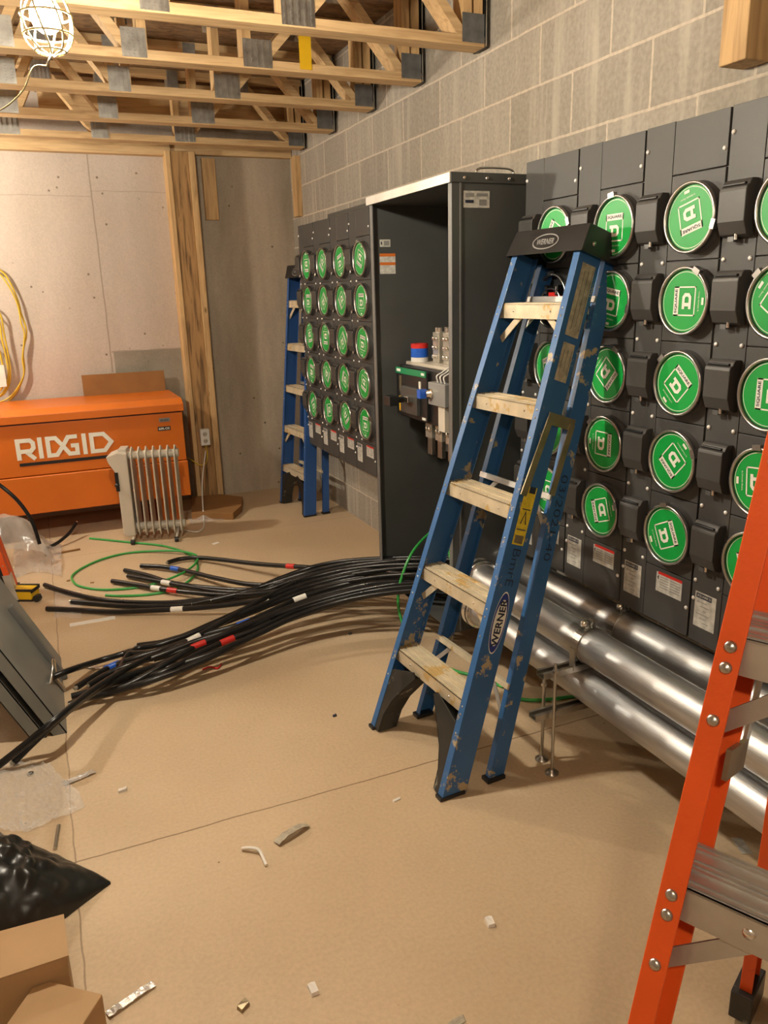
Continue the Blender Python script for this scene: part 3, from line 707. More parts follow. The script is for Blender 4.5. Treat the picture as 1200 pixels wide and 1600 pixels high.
# ------------------------------------------------------------------ step ladders
def rail_mb(P0, P1, wv, nv, depth, flange, th, mt, side):
    """channel: web on the outer side, flanges turned inward; bottom cut at the floor"""
    d = (P1-P0).normalized()
    inw = -wv*side
    prof = [(0, 0), (0, depth), (flange, depth), (flange, depth-th), (th, depth-th), (th, th), (flange, th), (flange, 0)]
    bot = []; top = []
    for a, c in prof:
        q = P0+inw*a+nv*c
        k = -q.z/d.z; bot.append(q+d*k); top.append(P1+inw*a+nv*c)
    mb = MB(); n = len(prof)
    mb.add(bot+top, [(i, (i+1) % n, n+(i+1) % n, n+i) for i in range(n)] + [(0, 1, 4, 5), (0, 5, 6, 7), (1, 2, 3, 4), (n, n+5, n+4, n+1), (n, n+7, n+6, n+5), (n+1, n+4, n+3, n+2)], mt)
    return mb
def ladder(label, N, Fp, top_mid, wt, rear_off, rear_dir, rail_m, step_m, depth=.085, nsteps=5, spacing=.29, group=None, detail=True, rear_top=None, capm=BLACK, rivet=.0036, brand='WERNER', rdepth=.055):
    N = V((*N, 0)); Fp = V((*Fp, 0)); O = (N+Fp)/2
    t = thing('step_ladder', label, 'ladder', O, group)
    wv = (Fp-N).normalized(); T = V(top_mid); u = (T-O); u -= wv*u.dot(wv)*0; Lr = u.length; u.normalize()
    nv = u.cross(wv); nv = nv if nv.dot(V(rear_dir)) > 0 else -nv; nv.normalize()
    wb = (Fp-N).length
    hn = V((nv.x, nv.y, 0)); hn = (hn - wv*hn.dot(wv)).normalized()
    def mid(b): return O+u*b
    def half(b): return wb/2+(wt-wb)/2*b/Lr
    ends = {}
    for s in (-1, 1):
        P0 = O+wv*s*wb/2; P1 = T+wv*s*wt/2
        ends[s] = (P0, P1)
        r = rail_mb(P0, P1, wv, nv, depth, .028, .004, rail_m, s).build('front_rail', t, .0012)
        if detail:
            for k in range(1, nsteps+1):
                b = spacing*k/u.z; q = P0+(P1-P0)*(b/Lr)
                rd_ = (P1-P0).normalized()
                for db in (-.010, -.034, -.095):
                    c = q+rd_*db-wv*s*.0145-nv*.0003
                    MB().lathe(c, -nv, [(rivet, 0), (rivet*.93, rivet*.25), (rivet*.6, rivet*.5), (0, rivet*.6)], STEEL, 14).build('rivet', r)
        # foot pad
        q = P0+nv*(depth/2)-wv*s*.014; q.z = 0
        fm = Matrix((wv, hn, V((0, 0, 1)))).transposed().to_4x4(); fm.translation = q
        MB().box((-.0165, -depth*.53, 0), (.0165, depth*.53, .012), BLACK, fm).build('foot_pad', t, .002)
    # steps
    td = .082
    for k in range(1, nsteps+1):
        z = spacing*k; b = z/u.z; h = half(b)-.004
        c = mid(b)+hn*.006; fm = Matrix((wv, hn, V((0, 0, 1)))).transposed().to_4x4(); fm.translation = c
        mb = MB(); hh = h
        mb.box((-hh, 0, -.003), (hh, td, 0), step_m, fm)
        mb.box((-hh, 0, -.045), (hh, .003, 0), step_m, fm); mb.box((-hh, td-.003, -.032), (hh, td, 0), step_m, fm)
        for i in range(9):
            if i in (2, 6): continue
            y = .004+i*.0093; mb.box((-hh, y, 0), (hh, y+.0045, .0028), step_m, fm)
        st = mb.build('step', t)
        for xx in (-hh*.55, hh*.55):
            MB().lathe(fm @ V((xx, 0, -.022)), fm.to_3x3() @ V((0, -1, 0)), [(rivet, 0), (rivet*.8, .002), (0, .003)], SCREW, 12).build('rivet', st)
        if k in (1, nsteps) or k == 2 or rivet > .005:
            if k > 1:
                for s in (-1, 1):
                    p = fm @ V((s*(hh-.002), .006, -.115)); q = fm @ V((s*(hh-.11), .012, -.028))
                    MB().bar(p, q, .022, .003, step_m, up=hn).build('step_brace', t)
    # dark corner braces between the feet and the bottom step
    for s in (-1, 1):
        z1 = spacing-.04
        def PT(a, z, c): return mid(z/u.z)+wv*s*(half(z/u.z)-.005-a)+hn*c
        inner = [(.050, .008), (.052, .07), (.075, .13), (.12, .19), (.17, z1)]
        outer = [(.0, .008), (.0, .12), (.0, .2), (.03, .225), (.15, z1+.012)]
        mb = MB()
        for c0, c1 in ((.002, .006), (.07, .074)):
            vs = [PT(a, z, c0) for a, z in inner]+[PT(a, z, c0) for a, z in outer]+[PT(a, z, c1) for a, z in inner]+[PT(a, z, c1) for a, z in outer]
            n = 5
            for i in range(n-1):
                mb.add([vs[i], vs[i+1], vs[n+i+1], vs[n+i], vs[2*n+i], vs[2*n+i+1], vs[3*n+i+1], vs[3*n+i]], [(0, 1, 2, 3), (7, 6, 5, 4), (0, 4, 5, 1), (3, 2, 6, 7)], BLACK if detail != 'dirty' else BOOT)
        for i in range(4):
            a, z = inner[i]; a2, z2 = inner[i+1]
            mb.add([PT(a, z, .002), PT(a2, z2, .002), PT(a2, z2, .074), PT(a, z, .074)], [(0, 1, 2, 3)], BOOT)
            mb.add([PT(a+.003, z, .002), PT(a2+.003, z2, .002), PT(a2+.003, z2, .074), PT(a+.003, z, .074)], [(0, 1, 2, 3)], BOOT)
        mb.build('corner_brace', t)
    # cap
    cz = .085; cdp = depth+rdepth+.045
    fm = Matrix((wv, nv, u if wv.cross(nv).dot(u) > 0 else u)).transposed().to_4x4(); fm.translation = T
    hw = wt/2+.016
    mb = MB()
    mb.add([fm @ V(p) for p in ((-hw-.004, -.012, -.02), (hw+.004, -.012, -.02), (hw+.004, cdp, -.02), (-hw-.004, cdp, -.02), (-hw+.004, .0, cz-.02), (hw-.004, .0, cz-.02), (hw-.004, cdp-.01, cz-.02), (-hw+.004, cdp-.01, cz-.02))],
           [(0, 1, 5, 4), (1, 2, 6, 5), (2, 3, 7, 6), (3, 0, 4, 7), (4, 5, 6, 7)], capm)
    cp = mb.build('top_cap', t, .003)
    if detail and brand:
        nrm = (fm @ V((0, -.012, -.02)) - fm @ V((0, 0, cz-.02)))
        sx = 1 if wv.cross(V((0, 0, 1))).dot(nv) > 0 else -1
        # text runs to the viewer's right across the front face
        fy = ((fm @ V((0, 0, cz-.02))) - (fm @ V((0, -.012, -.02)))).normalized()
        exv = wv if wv.cross(fy).dot(-nv) > 0 else -wv
        oo = fm @ V((0, -.0065, .018))
        lm = MB()
        ell = [(.06*math.cos(i*PI/16), .024*math.sin(i*PI/16)) for i in range(32)]
        stroke(lm, oo, exv, fy, ell, .004, GREYL, True, .0014)
        put_text(lm, brand, oo, exv, fy, .085, .019, GREYL, .02, .0016)
        for sx_ in (-.075, .065): quad2(lm, oo, exv, fy, sx_-.022, .028, sx_+.022, .036, BLACK, .0012)
        lm.build('cap_emblem', cp)
        for s in (-1, 1):
            for cc in (.03, .11): MB().lathe(fm @ V((s*(hw+.001), cc, .012)), wv*s, [(.007, 0), (.006, .004), (0, .005)], STEEL, 12).build('cap_bolt', cp)
    # rear rails
    ro = V((*rear_off, 0)); rt = V(rear_top) if rear_top is not None else T+nv*(depth+.02)-u*.01
    rwb, rwt = wb*.955, wt*.98
    Ru = (rt-ro).normalized(); rn = Ru.cross(wv); rn = rn if rn.dot(V(rear_dir)) > 0 else -rn
    for s in (-1, 1):
        P0 = ro+wv*s*rwb/2; P1 = rt+wv*s*rwt/2
        rail_mb(P0, P1, wv, rn, rdepth, .024, .0035, rail_m, s).build('rear_rail', t, .001)
        q = P0+rn*(rdepth/2)-wv*s*.012; q.z = 0
        fm2 = Matrix((wv, hn, V((0, 0, 1)))).transposed().to_4x4(); fm2.translation = q
        MB().box((-.02, -rdepth*.62, 0), (.017, rdepth*.62, .014), BLACK, fm2).build('foot_pad', t, .002)
        if rivet > .005:
            MB().box((-.024, -rdepth*.62-.026, .014), (.020, rdepth*.6, .080), BOOT, fm2).build('rubber_boot', t, .003)
    LR_ = (rt-ro).length
    for k in range(1, nsteps+1, 2):
        b = (spacing*k+.01)/Ru.z; hw_ = rwb/2+(rwt-rwb)/2*b/LR_-.003
        c = ro+Ru*b+rn*.004
        MB().bar(c-wv*hw_, c+wv*hw_, .018, .020, step_m if k == 1 else ALUC, up=rn).build('rear_brace', t)
        if k in (1, 3, 5):
            for s in (-1, 1):
                p = ro+Ru*(b-.1)+wv*s*(hw_)+rn*.004; q = c+wv*s*(hw_-.1)
                MB().bar(p, q, .016, .003, ALUC, up=rn).build('rear_diagonal', t)
    return t, dict(O=O, u=u, wv=wv, nv=nv, hn=hn, T=T, L=Lr, ends=ends, rear=(ro, rt, rn, rwb, rwt))
BOOT = mat('scuffed_boot_plastic', (.022, .022, .021), .36, 0, .3, 14, wear=((.24, .23, .19), .60, 10))

# near blue ladder, closed and leaning on the meter stacks
bl, L1 = ladder('closed blue step ladder leaning on the near meter stacks, black cap with emblem', (.943, 1.829), (.911, 2.322), (1.478, 2.137, 1.615), .33,
                (1.105, 2.085), (1, 0, 0), BLUEL, ALU, detail='dirty')
# stickers on its near rail
P0, P1 = L1['ends'][-1]; wv, u, nv = L1['wv'], L1['u'], L1['nv']
out = -wv; dr = (P1-P0).normalized()
def on_rail(b, c): return P0+dr*b+nv*c+out*.0008
def exy():
    ex = dr; ey = -nv
    if ex.cross(ey).dot(out) < 0: ey = -ey
    return ex, ey
ex, ey = exy()
mb = MB(); o = on_rail(.572, .045)
for sc, mt, lf in ((1.0, WHITE, .0003), (.955, NAVY, .0007), (.80, WHITE, .0011)):
    pts = [o+ex*.098*sc*math.cos(i*PI/20)*(.93 if mt is WHITE and sc < .9 else 1)+ey*.026*sc*math.sin(i*PI/20)+out*lf for i in range(40)]
    mb.add(pts, [list(range(40))], mt)
put_text(mb, 'WERNER', o+out*.0009, ex, ey, .15, .025, INK, .03, .0008)
mb.build('brand_sticker', bl)['label'] = 'blue and white oval sticker'
mb = MB(); o = on_rail(.905, .040); quad2(mb, o, ex, ey, -.09, -.022, .09, .022, LABELY, .0006)
quad2(mb, o, ex, ey, .07, -.018, .09, .006, INK, .001); quad2(mb, o, ex, ey, -.085, -.016, -.06, .016, BRASSY, .001); quad2(mb, o, ex, ey, -.045, -.018, -.04, .018, BRASSY, .001)
stroke(mb, o, ex, ey, [(-.025, .01), (.012, 0), (-.025, -.01)], .004, INK, False, .0012); stroke(mb, o, ex, ey, [(.02, -.016), (.02, .016)], .003, INK, False, .0012)
mb.build('caution_sticker', bl)['label'] = 'worn yellow caution sticker'
mb = MB()
for b, l_, w_ in ((1.56, .215, .052), (1.375, .115, .046)):
    o = on_rail(b, .045); quad2(mb, o, ex, ey, -l_/2, -w_/2, l_/2, w_/2, LABELT, .0006)
    for i in range(7): quad2(mb, o, ex, ey, -l_/2+.02+(i % 2)*.01, -w_/2+.005+i*.005, l_/2-.02-(i % 3)*.02, -w_/2+.0065+i*.005, INK if i % 3 == 0 else GREYL, .0009)
mb.build('instruction_sticker', bl)['label'] = 'two worn tan instruction stickers'
mb = MB(); put_text(mb, 'BmrE', on_rail(.745, .045), -ex, -ey, .115, .028, INK, -.012, .0012); mb.build('marker_writing', bl)
ro, rt, rn, rwb, rwt = L1['rear']
q0 = ro-wv*rwb/2; q1 = rt-wv*rwt/2; rd = (q1-q0).normalized()
mb = MB(); ex2 = rd; ey2 = -rn if rd.cross(-rn).dot(out) > 0 else rn
put_text(mb, '03/2021-40', q0+rd*.86+rn*.03+out*.0008, -ex2, -ey2, .27, .026, INK, -.012, .0012); mb.build('marker_writing', bl)
# folded spreader on the near side
sp = MB()
c = on_rail(1.205, .06)
o1 = c+out*.006
sp.prism([o1-nv*.03-dr*.018, o1+nv*.075-dr*.018, o1+nv*.075+dr*.018, o1-nv*.03+dr*.018], out*.003, BRASSY)
spo = sp.build('spreader_plate', bl)
MB().bar(o1-nv*.022+out*.004, o1-nv*.052-dr*.24+out*.004, .022, .004, BRASSY, up=out).build('spreader_arm', bl)
MB().bar(o1+nv*.065+out*.004, o1+nv*.055-dr*.22+out*.004, .020, .004, BRASSY, up=out).build('spreader_arm', bl)

# far blue ladder behind the end of the far bank
ladder('smaller looking blue step ladder standing at the far end of the far meter bank', (1.542, 5.02), (1.500, 5.50), (1.655, 5.265, 1.62), .33,
       (1.665, 5.27), (1, 0, 0), BLUEL2, ALU, rivet=.0036, brand='WERNER', rdepth=.045)

# near orange ladder, open, cut by the right edge
wo = V((.447, -.894)); fo = V((.335, .495)); rr = V((1.18, .925))
M0 = fo+wo*.25; topm = V((M0.x+.894*.49, M0.y+.447*.49, 1.68))
rmid = rr+wo*.238
OL, L3 = ladder('open orange step ladder in the foreground, cut off by the right edge', (fo.x+wo.x*.5, fo.y+wo.y*.5), (fo.x, fo.y), topm, .33,
       (rmid.x, rmid.y), (.894, .447, 0), ORL, ALUC, spacing=.281, rivet=.0072, depth=.09, rdepth=.06, rear_top=(topm.x+.894*.10, topm.y+.447*.10, 1.66), brand=None)
# its spreader
P0, P1 = L3['ends'][1]; nv = L3['nv']; wv = L3['wv']; dr = (P1-P0).normalized()
c = P0+dr*(.98/dr.z)
ci = c-wv*.03+nv*.06
MB().bar(ci-nv*.02, ci+nv*.055, .036, .006, BRASSY, up=wv).build('spreader_bracket', OL)
MB().lathe(ci+nv*.05+wv*.004, wv, [(.012, 0), (.012, .008), (.006, .012), (0, .013)], BRASSY, 14).build('spreader_bolt', OL)
ro, rt, rn, rwb, rwt = L3['rear']
q = ro+wv*(rwb/2-.03)+(rt-ro)*(1.0/1.66)
MB().bar(ci+nv*.05, (ci+nv*.05+q)/2+V((0, 0, .05)), .024, .004, STEEL, up=wv).build('spreader_arm', OL)
MB().bar((ci+nv*.05+q)/2+V((0, 0, .05)), q, .024, .004, STEEL, up=wv).build('spreader_arm', OL)

# orange ladder at the far left, only its right rail is in view
L4o, L4 = ladder('orange ladder rail at the far left edge beside the yellow tool', (-.265, 4.235), (-.76, 4.26), (-.72, 4.45, 1.62), .33,
       (-.51, 4.47), (0, 1, 0), ORL, ALUC, rivet=.0036, brand=None)
P0, P1 = L4['ends'][-1]; dr = (P1-P0).normalized(); nv = L4['nv']; wv = L4['wv']
mb = MB(); o = P0+dr*.01; mb.prism([o+wv*.0-nv*.003, o+wv*.034-nv*.003, o+wv*.034+nv*.088, o-wv*.002+nv*.088, o-wv*.002-nv*.003], dr*.14, ALUC); mb.build('metal_shoe', L4o)

# ------------------------------------------------------------------ cables on the floor
def zprof(u_, lower):
    if lower: K = [(-60, .013), (20, .013), (100, .03), (200, .055), (300, .085), (400, .12), (500, .17), (600, .225), (660, .255), (720, .28)]
    else: K = [(-60, .012), (100, .013), (200, .016), (300, .03), (400, .075), (500, .15), (600, .25), (660, .30), (720, .32)]
    for (a, za), (b, zb) in zip(K, K[1:]):
        if u_ <= b: return za+(zb-za)*max(0, (u_-a))/(b-a)
    return K[-1][1]
CAB = [
 # label, lower?, points, tapes (u, material)
 ('black cable with a red tape band, uppermost of the fan on the floor', 0, [(262, 879), (285, 873), (320, 872), (400, 881), (455, 885), (520, 889), (590, 893), (660, 900)], [(455, RED)]),
 ('black cable with blue tape near its end, crossing the green loop', 0, [(220, 884), (255, 886), (290, 892), (340, 904), (400, 914), (460, 908), (530, 893), (600, 884), (665, 882)], [(272, BLUET)]),
 ('black cable with its end just left of the white taped one in the green loop', 0, [(195, 891), (230, 899), (270, 911), (330, 919), (400, 921), (460, 905), (530, 889), (600, 879), (670, 876)], []),
 ('black cable with white tape band inside the green loop', 0, [(200, 900), (240, 907), (290, 916), (350, 925), (410, 923), (470, 903), (540, 887), (610, 878), (680, 873)], [(260, WHITEP)]),
 ('black cable carrying both white and red tape inside the green loop', 0, [(175, 908), (215, 914), (250, 920), (300, 926), (360, 930), (420, 926), (480, 912), (545, 899), (610, 890), (670, 886)], [(247, WHITEP), (272, RED)]),
 ('black cable whose cut end points to the yellow tool', 0, [(70, 914), (100, 924), (150, 936), (200, 941), (260, 942), (310, 938), (367, 930), (430, 915), (500, 897), (570, 884), (640, 877), (690, 874)], [(367, BLUET)]),
 ('black cable with frayed end resting on the clear plastic scrap', 0, [(112, 940), (150, 943), (200, 947), (260, 947), (320, 941), (390, 932), (450, 920), (520, 904), (590, 892), (660, 889)], []),
 ('black cable with white tape, lowest of the upper fan above the white tube', 0, [(73, 951), (120, 953), (180, 956), (230, 954), (277, 952), (330, 948), (400, 939), (460, 927), (530, 912), (600, 901), (665, 897)], [(277, WHITEP)]),
 ('black cable hooking over the grey metal door edge', 1, [(82, 1058, .09), (110, 1047, .09), (150, 1034), (190, 1022), (230, 1010), (280, 996), (330, 980), (390, 958), (450, 934), (520, 911), (590, 899), (660, 897)], []),
 ('black cable ending beside the steel strip, with blue tape', 1, [(120, 1074), (145, 1058), (175, 1041), (215, 1027), (260, 1013), (320, 992), (380, 974), (440, 948), (510, 922), (590, 906), (665, 903)], [(175, BLUET), (382, BLUET)]),
 ('black cable with bare tip right of the blue taped end', 1, [(138, 1071), (165, 1055), (200, 1040), (250, 1024), (310, 1001), (370, 983), (430, 958), (500, 932), (580, 912), (665, 908)], []),
 ('black cable running off the left edge of the picture', 1, [(-40, 1222, .013), (0, 1194, .03), (40, 1163, .09), (90, 1122, .15), (140, 1082, .13), (190, 1050, .10), (245, 1022), (302, 998), (360, 965), (410, 937), (470, 908), (540, 890), (610, 881), (680, 878)], [(302, WHITEP)]),
 ('black cable ending on the floor at the far left below the metal door', 1, [(22, 1190, .013), (50, 1162, .06), (90, 1125, .13), (130, 1092, .12), (180, 1064, .09), (240, 1042), (300, 1018), (350, 996), (410, 972), (470, 945), (540, 925), (610, 914), (675, 910)], []),
 ('black cable with red tape at the middle of the lower bundle', 1, [(112, 1088), (150, 1078), (200, 1064), (255, 1050), (310, 1022), (355, 1001), (410, 980), (470, 953), (540, 932), (610, 919), (680, 914)], [(355, RED)]),
 ('short bent cable end curling up over the lower bundle', 1, [(108, 1101), (140, 1086), (170, 1066), (187, 1046), (198, 1026), (216, 1013), (250, 1007), (300, 990), (350, 970), (410, 946), (480, 917), (560, 898), (650, 893)], []),
 ('black cable along the lower outer edge of the bundle with white tape', 1, [(128, 1091), (180, 1080), (240, 1062), (300, 1040), (360, 1012), (421, 980), (480, 958), (545, 938), (610, 924), (685, 918)], [(421, WHITEP)]),
 ('black cable with grey tape band in the middle of the lower bundle', 1, [(195, 1021), (240, 1019), (285, 1008), (328, 998), (380, 976), (440, 948), (468, 935), (530, 915), (600, 904), (670, 900)], [(328, LABELP), (468, WHITEP)]),
 ('black cable with a dark red band on the near side of the bundle', 1, [(150, 1082), (200, 1070), (255, 1040), (300, 1013), (310, 1008), (370, 984), (430, 962), (500, 938), (570, 921), (640, 910), (700, 906)], [(312, RED)]),
 ('black cable buried in the bundle with a white band near the cabinet', 1, [(215, 1009), (270, 1000), (330, 975), (400, 944), (460, 918), (520, 900), (580, 889), (640, 885), (700, 883)], [(410, WHITEP)]),
 ('black cable riding over the top of the bundle near the cabinet', 0, [(330, 938), (390, 923), (440, 903), (490, 886), (540, 877), (600, 873), (660, 871), (710, 871)], []),
 ('black cable second from the top where the bundle leaves the cabinet', 0, [(300, 944), (370, 928), (430, 910), (490, 892), (550, 880), (610, 876), (670, 875), (720, 875)], []),
 ('thick black cable in the middle where the bundle leaves the cabinet', 1, [(240, 1030), (300, 1012), (360, 987), (420, 961), (480, 938), (540, 920), (600, 909), (660, 906), (710, 905)], []),
 ('black cable on the underside where the bundle leaves the cabinet', 1, [(260, 1044), (330, 1022), (400, 992), (460, 964), (520, 943), (580, 930), (640, 923), (700, 920)], []),
]
random.seed(3)
for i, (lb, low, pts, tapes) in enumerate(CAB):
    jit = random.uniform(-.016, .016); r = .0128
    W3 = []
    n = len(pts)
    for k, pq in enumerate(pts):
        a, b = pq[:2]
        if len(pq) > 2: W3.append(onz(a, b, pq[2])); continue
        z = zprof(a, low) + jit*min(1, max(0, (a-60)/250)) + (.012 if (low and 200 < a < 420 and i % 2) else 0)
        W3.append(onz(a, b, max(r+.001, z)))
    d = W3[-1]
    # on into the cabinet, over its bottom edge
    W3.append(V((min(1.62, d.x+.08+.01*(i % 4)), d.y-.03, d.z+.004)))
    W3.append(V((1.70, d.y-.06+.008*(i % 5), d.z+.05)))
    C3 = catmull(W3, 7)
    C3 = [V((p.x, p.y, max(p.z, r+.0006))) for p in C3]
    t = thing('power_cable', lb, 'cable', V((W3[0].x, W3[0].y, 0)), 'black power cables on the floor')
    MB().tube(C3, r, CABLE, 12).build('jacket', t)
    d0 = (C3[0]-C3[1]).normalized()
    MB().cyl(C3[0]-d0*.002, C3[0]+d0*(.002 if i % 3 else .012), r*.62, ALWIRE, 12).build('conductor', t)
    for (tu, tm) in tapes:
        # nearest control index
        best = min(range(1, len(C3)-2), key=lambda j: abs((600+F_PX*(C3[j]-CAM).dot(RT)/(C3[j]-CAM).dot(FW))-tu))
        seg = C3[best-1:best+2]; c = C3[best]; dd = (C3[best+1]-C3[best-1]).normalized(); hl = .031
        MB().tube([c-dd*hl, c-dd*hl*.5, c, c+dd*hl*.5, c+dd*hl], r+.0016, tm, 12).build('tape_band', t)

# ------------------------------------------------------------------ green ground wires
def wire(pix, r, mt, name, label, cat, z=None):
    W3 = []
    for q in pix:
        zz = q[2] if len(q) > 2 else r+.0005
        W3.append(onz(q[0], q[1], zz))
    return single(MB().tube(catmull(W3, 8), r, mt, 10), name, label, cat)
wire([(140, 841), (200, 847), (255, 853), (295, 866), (309, 884), (300, 903), (272, 921), (232, 929), (190, 931), (165, 930)], .0065, GWIRE, 'ground_wire', 'green wire end sweeping around the right of the floor loop', 'wire')
wire([(310, 872, .022), (303, 866, .022), (280, 861, .022), (240, 861, .012), (200, 864), (165, 872), (135, 884), (114, 898), (114, 908), (125, 916), (155, 921), (195, 920), (235, 914), (280, 898, .03), (302, 884, .022), (310, 872, .022)], .0065, GWIRE, 'ground_wire', 'closed loop of green wire lying on the floor before the heater', 'wire')
w3 = [V((1.50, 2.80, .38)), onz(690, 822, .42), onz(668, 836, .42), onz(645, 862, .38), onz(630, 895, .30), onz(622, 930, .2), onz(626, 965, .1), onz(645, 1003, .02), onz(700, 1043, .008), onz(745, 1057, .008), onz(786, 1073, .008)]
single(MB().tube(catmull(w3, 8), .0065, GWIRE, 10), 'ground_wire', 'green wire arching out of the cabinet behind the blue ladder', 'wire')
wire([(800, 1090), (830, 1094), (865, 1092), (900, 1088), (960, 1084)], .0065, GWIRE, 'ground_wire', 'green wire on the floor under the conduits', 'wire')

# ------------------------------------------------------------------ job site box
BY = 5.35
jb = thing('job_site_box', 'large orange steel job site storage box with white lettering', 'storage box', (.1, BY+.28, 0))
bx0, bx1 = -.74, .828
MB().box((bx0, BY, .43), (bx1, BY+.57, .755), BOXOR).build('upper_body', jb, .004)
MB().box((bx0, BY-.008, .18), (bx1+.006, BY+.57, .425), BOXOR).build('lower_body', jb, .006)
lid = MB().prism([(bx0-.01, BY-.022, .765), (bx0-.01, BY-.022, .815), (bx0-.01, BY+.05, .845), (bx0-.01, BY+.575, .845), (bx0-.01, BY+.575, .765)], (bx1-bx0+.02, 0, 0), BOXOR).build('lid', jb, .004)
MB().box((bx0+.01, BY+.004, .755), (bx1-.01, BY+.5, .765), BLACK).build('lid_gap', jb)
for x0 in (bx0+.08, bx1-.20):
    MB().box((x0, BY+.03, 0), (x0+.13, BY+.53, .18), BOXOR).build('skid', jb, .003)
mb = MB(); ex = V((1, 0, 0)); ey = V((0, 0, 1)); o = V((-.213, BY-.001, .535)); H = .135; sw = .026
def st(pts, closed=False): stroke(mb, o, ex, ey, [(a, b*H/.13) for a, b in pts], sw, WHITE, closed, .0012)
st([(.013, 0), (.013, .13)]); st([(.013, .117), (.085, .117), (.102, .100), (.102, .070), (.085, .052), (.013, .052)]); st([(.055, .052), (.105, 0)])
st([(.142, 0), (.142, .13)])
st([(.188, .0), (.188, .13)]); st([(.188, .117), (.235, .117), (.275, .065), (.235, .013), (.188, .013)])
st([(.365, .117), (.310, .117), (.275, .065), (.310, .013), (.358, .013), (.358, .062), (.322, .062)])
st([(.405, 0), (.405, .13)])
st([(.450, 0), (.450, .13)]); st([(.450, .117), (.525, .117), (.570, .065), (.525, .013), (.450, .013)])
mb.build('lettering', jb)['label'] = 'white block lettering'
MB().box((-.205, BY-.003, .495), (.42, BY, .515), BLACK).build('recess_line', jb)
mb = MB(); quad2(mb, (.70, BY, .655), ex, ey, -.042, -.014, .042, .014, BLACK, .001); put_text(mb, '60R-OS', (.70, BY, .655), ex, ey, .07, .016, WHITE, .02, .0016); mb.build('model_plate', jb)
MB().box((.672, BY-.006, .70), (.742, BY, .725), GREYL).box((.68, BY-.009, .705), (.734, BY-.006, .72), HANGER).build('badge', jb, .003)

# cardboard behind the box
single(MB().box((.25, FY-.06, .80), (.81, FY-.05, .99), CARDD).box((.25, FY-.055, .3), (.80, FY-.045, .80), CARDD), 'cardboard_sheet', 'brown cardboard leaning on the far wall behind the orange box', 'cardboard')
# yellow coil on the far wall
coil = thing('cable_coil', 'coil of yellow cable hanging on the far wall at the left edge', 'cable coil', (-.25, FY-.05, .8))
def wcoil(px, r, mt, nm='loop', off=.03):
    MB().tube(catmull([ony(a, b, FY-off) for a, b in px], 8), r, mt, 8).build(nm, coil)
wcoil([(-30, 408), (0, 422), (15, 440), (28, 470), (33, 490), (40, 510), (41, 525), (36, 550), (38, 580), (30, 605), (15, 625), (0, 634), (-20, 638)], .006, YWIRE)
wcoil([(-30, 412), (-3, 426), (13, 446), (26, 472), (31, 492), (33, 505), (38, 520), (37, 540), (35, 560), (37, 585), (26, 608), (10, 624), (-15, 632)], .005, YWIRE, off=.045)
wcoil([(-20, 470), (0, 490), (6, 520), (12, 550), (16, 580), (14, 600), (5, 616), (-10, 622)], .006, YWIRE, off=.05)
wcoil([(-20, 480), (-2, 500), (3, 530), (10, 560), (13, 585), (10, 603), (0, 618), (-15, 622)], .006, YWIRE, off=.06)
wcoil([(-20, 515), (-4, 540), (3, 565), (7, 590), (2, 608), (-14, 618)], .006, YWIRE, off=.07)
wcoil([(-10, 540), (3, 555), (9, 590), (8, 605)], .008, FOIL, 'bare_wrap', .055)
MB().box(tuple(ony(-2, 605, FY-.09)), tuple(ony(6, 570, FY-.06)), PAPER).build('paper_tag', coil)

# ------------------------------------------------------------------ oil heater
ht = thing('oil_heater', 'cream oil filled column heater standing in front of the orange box', 'heater', (.5, 5.08, 0))
hy = 5.02; Rm = Matrix.Translation((.36, hy, 0)) @ Matrix.Rotation(math.radians(-15), 4, 'Z')
# control housing at the left end
prof = [(-.02, .06), (-.02, .30), (-.015, .44), (-.06, .52), (-.07, .56), (0, .585), (.055, .575), (.055, .045), (.0, .04)]
MB().prism([Rm @ V((a, -.005, b)) for a, b in prof], Rm.to_3x3() @ V((0, .17, 0)), CREAM).build('control_housing', ht, .006)
MB().box((-.03, -.008, .34), (-.008, .0, .46), BLACK, Rm).lathe(Rm @ V((-.02, -.008, .38)), Rm.to_3x3() @ V((0, -1, 0)), [(.014, 0), (.013, .015), (0, .016)], BLACK, 16).build('control_panel', ht)
MB().box((.0, .03, .575), (.05, .14, .60), CREAM, Rm).build('handle', ht, .004)
for i in range(7):
    x = .075+i*.044
    pr = [(.0, .065), (.0, .54), (.01, .575), (.035, .59), (.07, .605), (.105, .59), (.14, .575), (.15, .54), (.15, .065), (.13, .035), (.02, .035)]
    MB().prism([Rm @ V((x-.004, a, b)) for a, b in pr], Rm.to_3x3() @ V((.009, 0, 0)), CREAM).build('fin', ht, .003)
for z in (.55, .085):
    MB().cyl(Rm @ V((.050, .075, z)), Rm @ V((.36, .075, z)), .026, CREAM, 20).build('oil_tube', ht)
for x in (.04, .31):
    MB().tube([Rm @ V((x, a, b)) for a, b in ((-.05, .022), (.02, .035), (.075, .06), (.13, .035), (.20, .022))], .009, CREAM, 8).build('foot_bracket', ht)
    for y in (-.05, .20):
        MB().cyl(Rm @ V((x-.012, y, .017)), Rm @ V((x+.012, y, .017)), .0165, BLACK, 14).build('caster', ht)
single(MB().tube(catmull([Rm @ V((-.01, .10, .08)), Rm @ V((.1, .26, .012)), V((.72, 5.1, .008)), V((.80, 5.02, .008)), V((.86, 5.12, .008)), V((.90, 5.32, .03)), V((.95, 5.55, .2)), V((1.03, 5.74, .40))]), .0045, WHITEP, 8), 'heater_cord', 'pale power cord from the heater up to the outlet', 'cord')

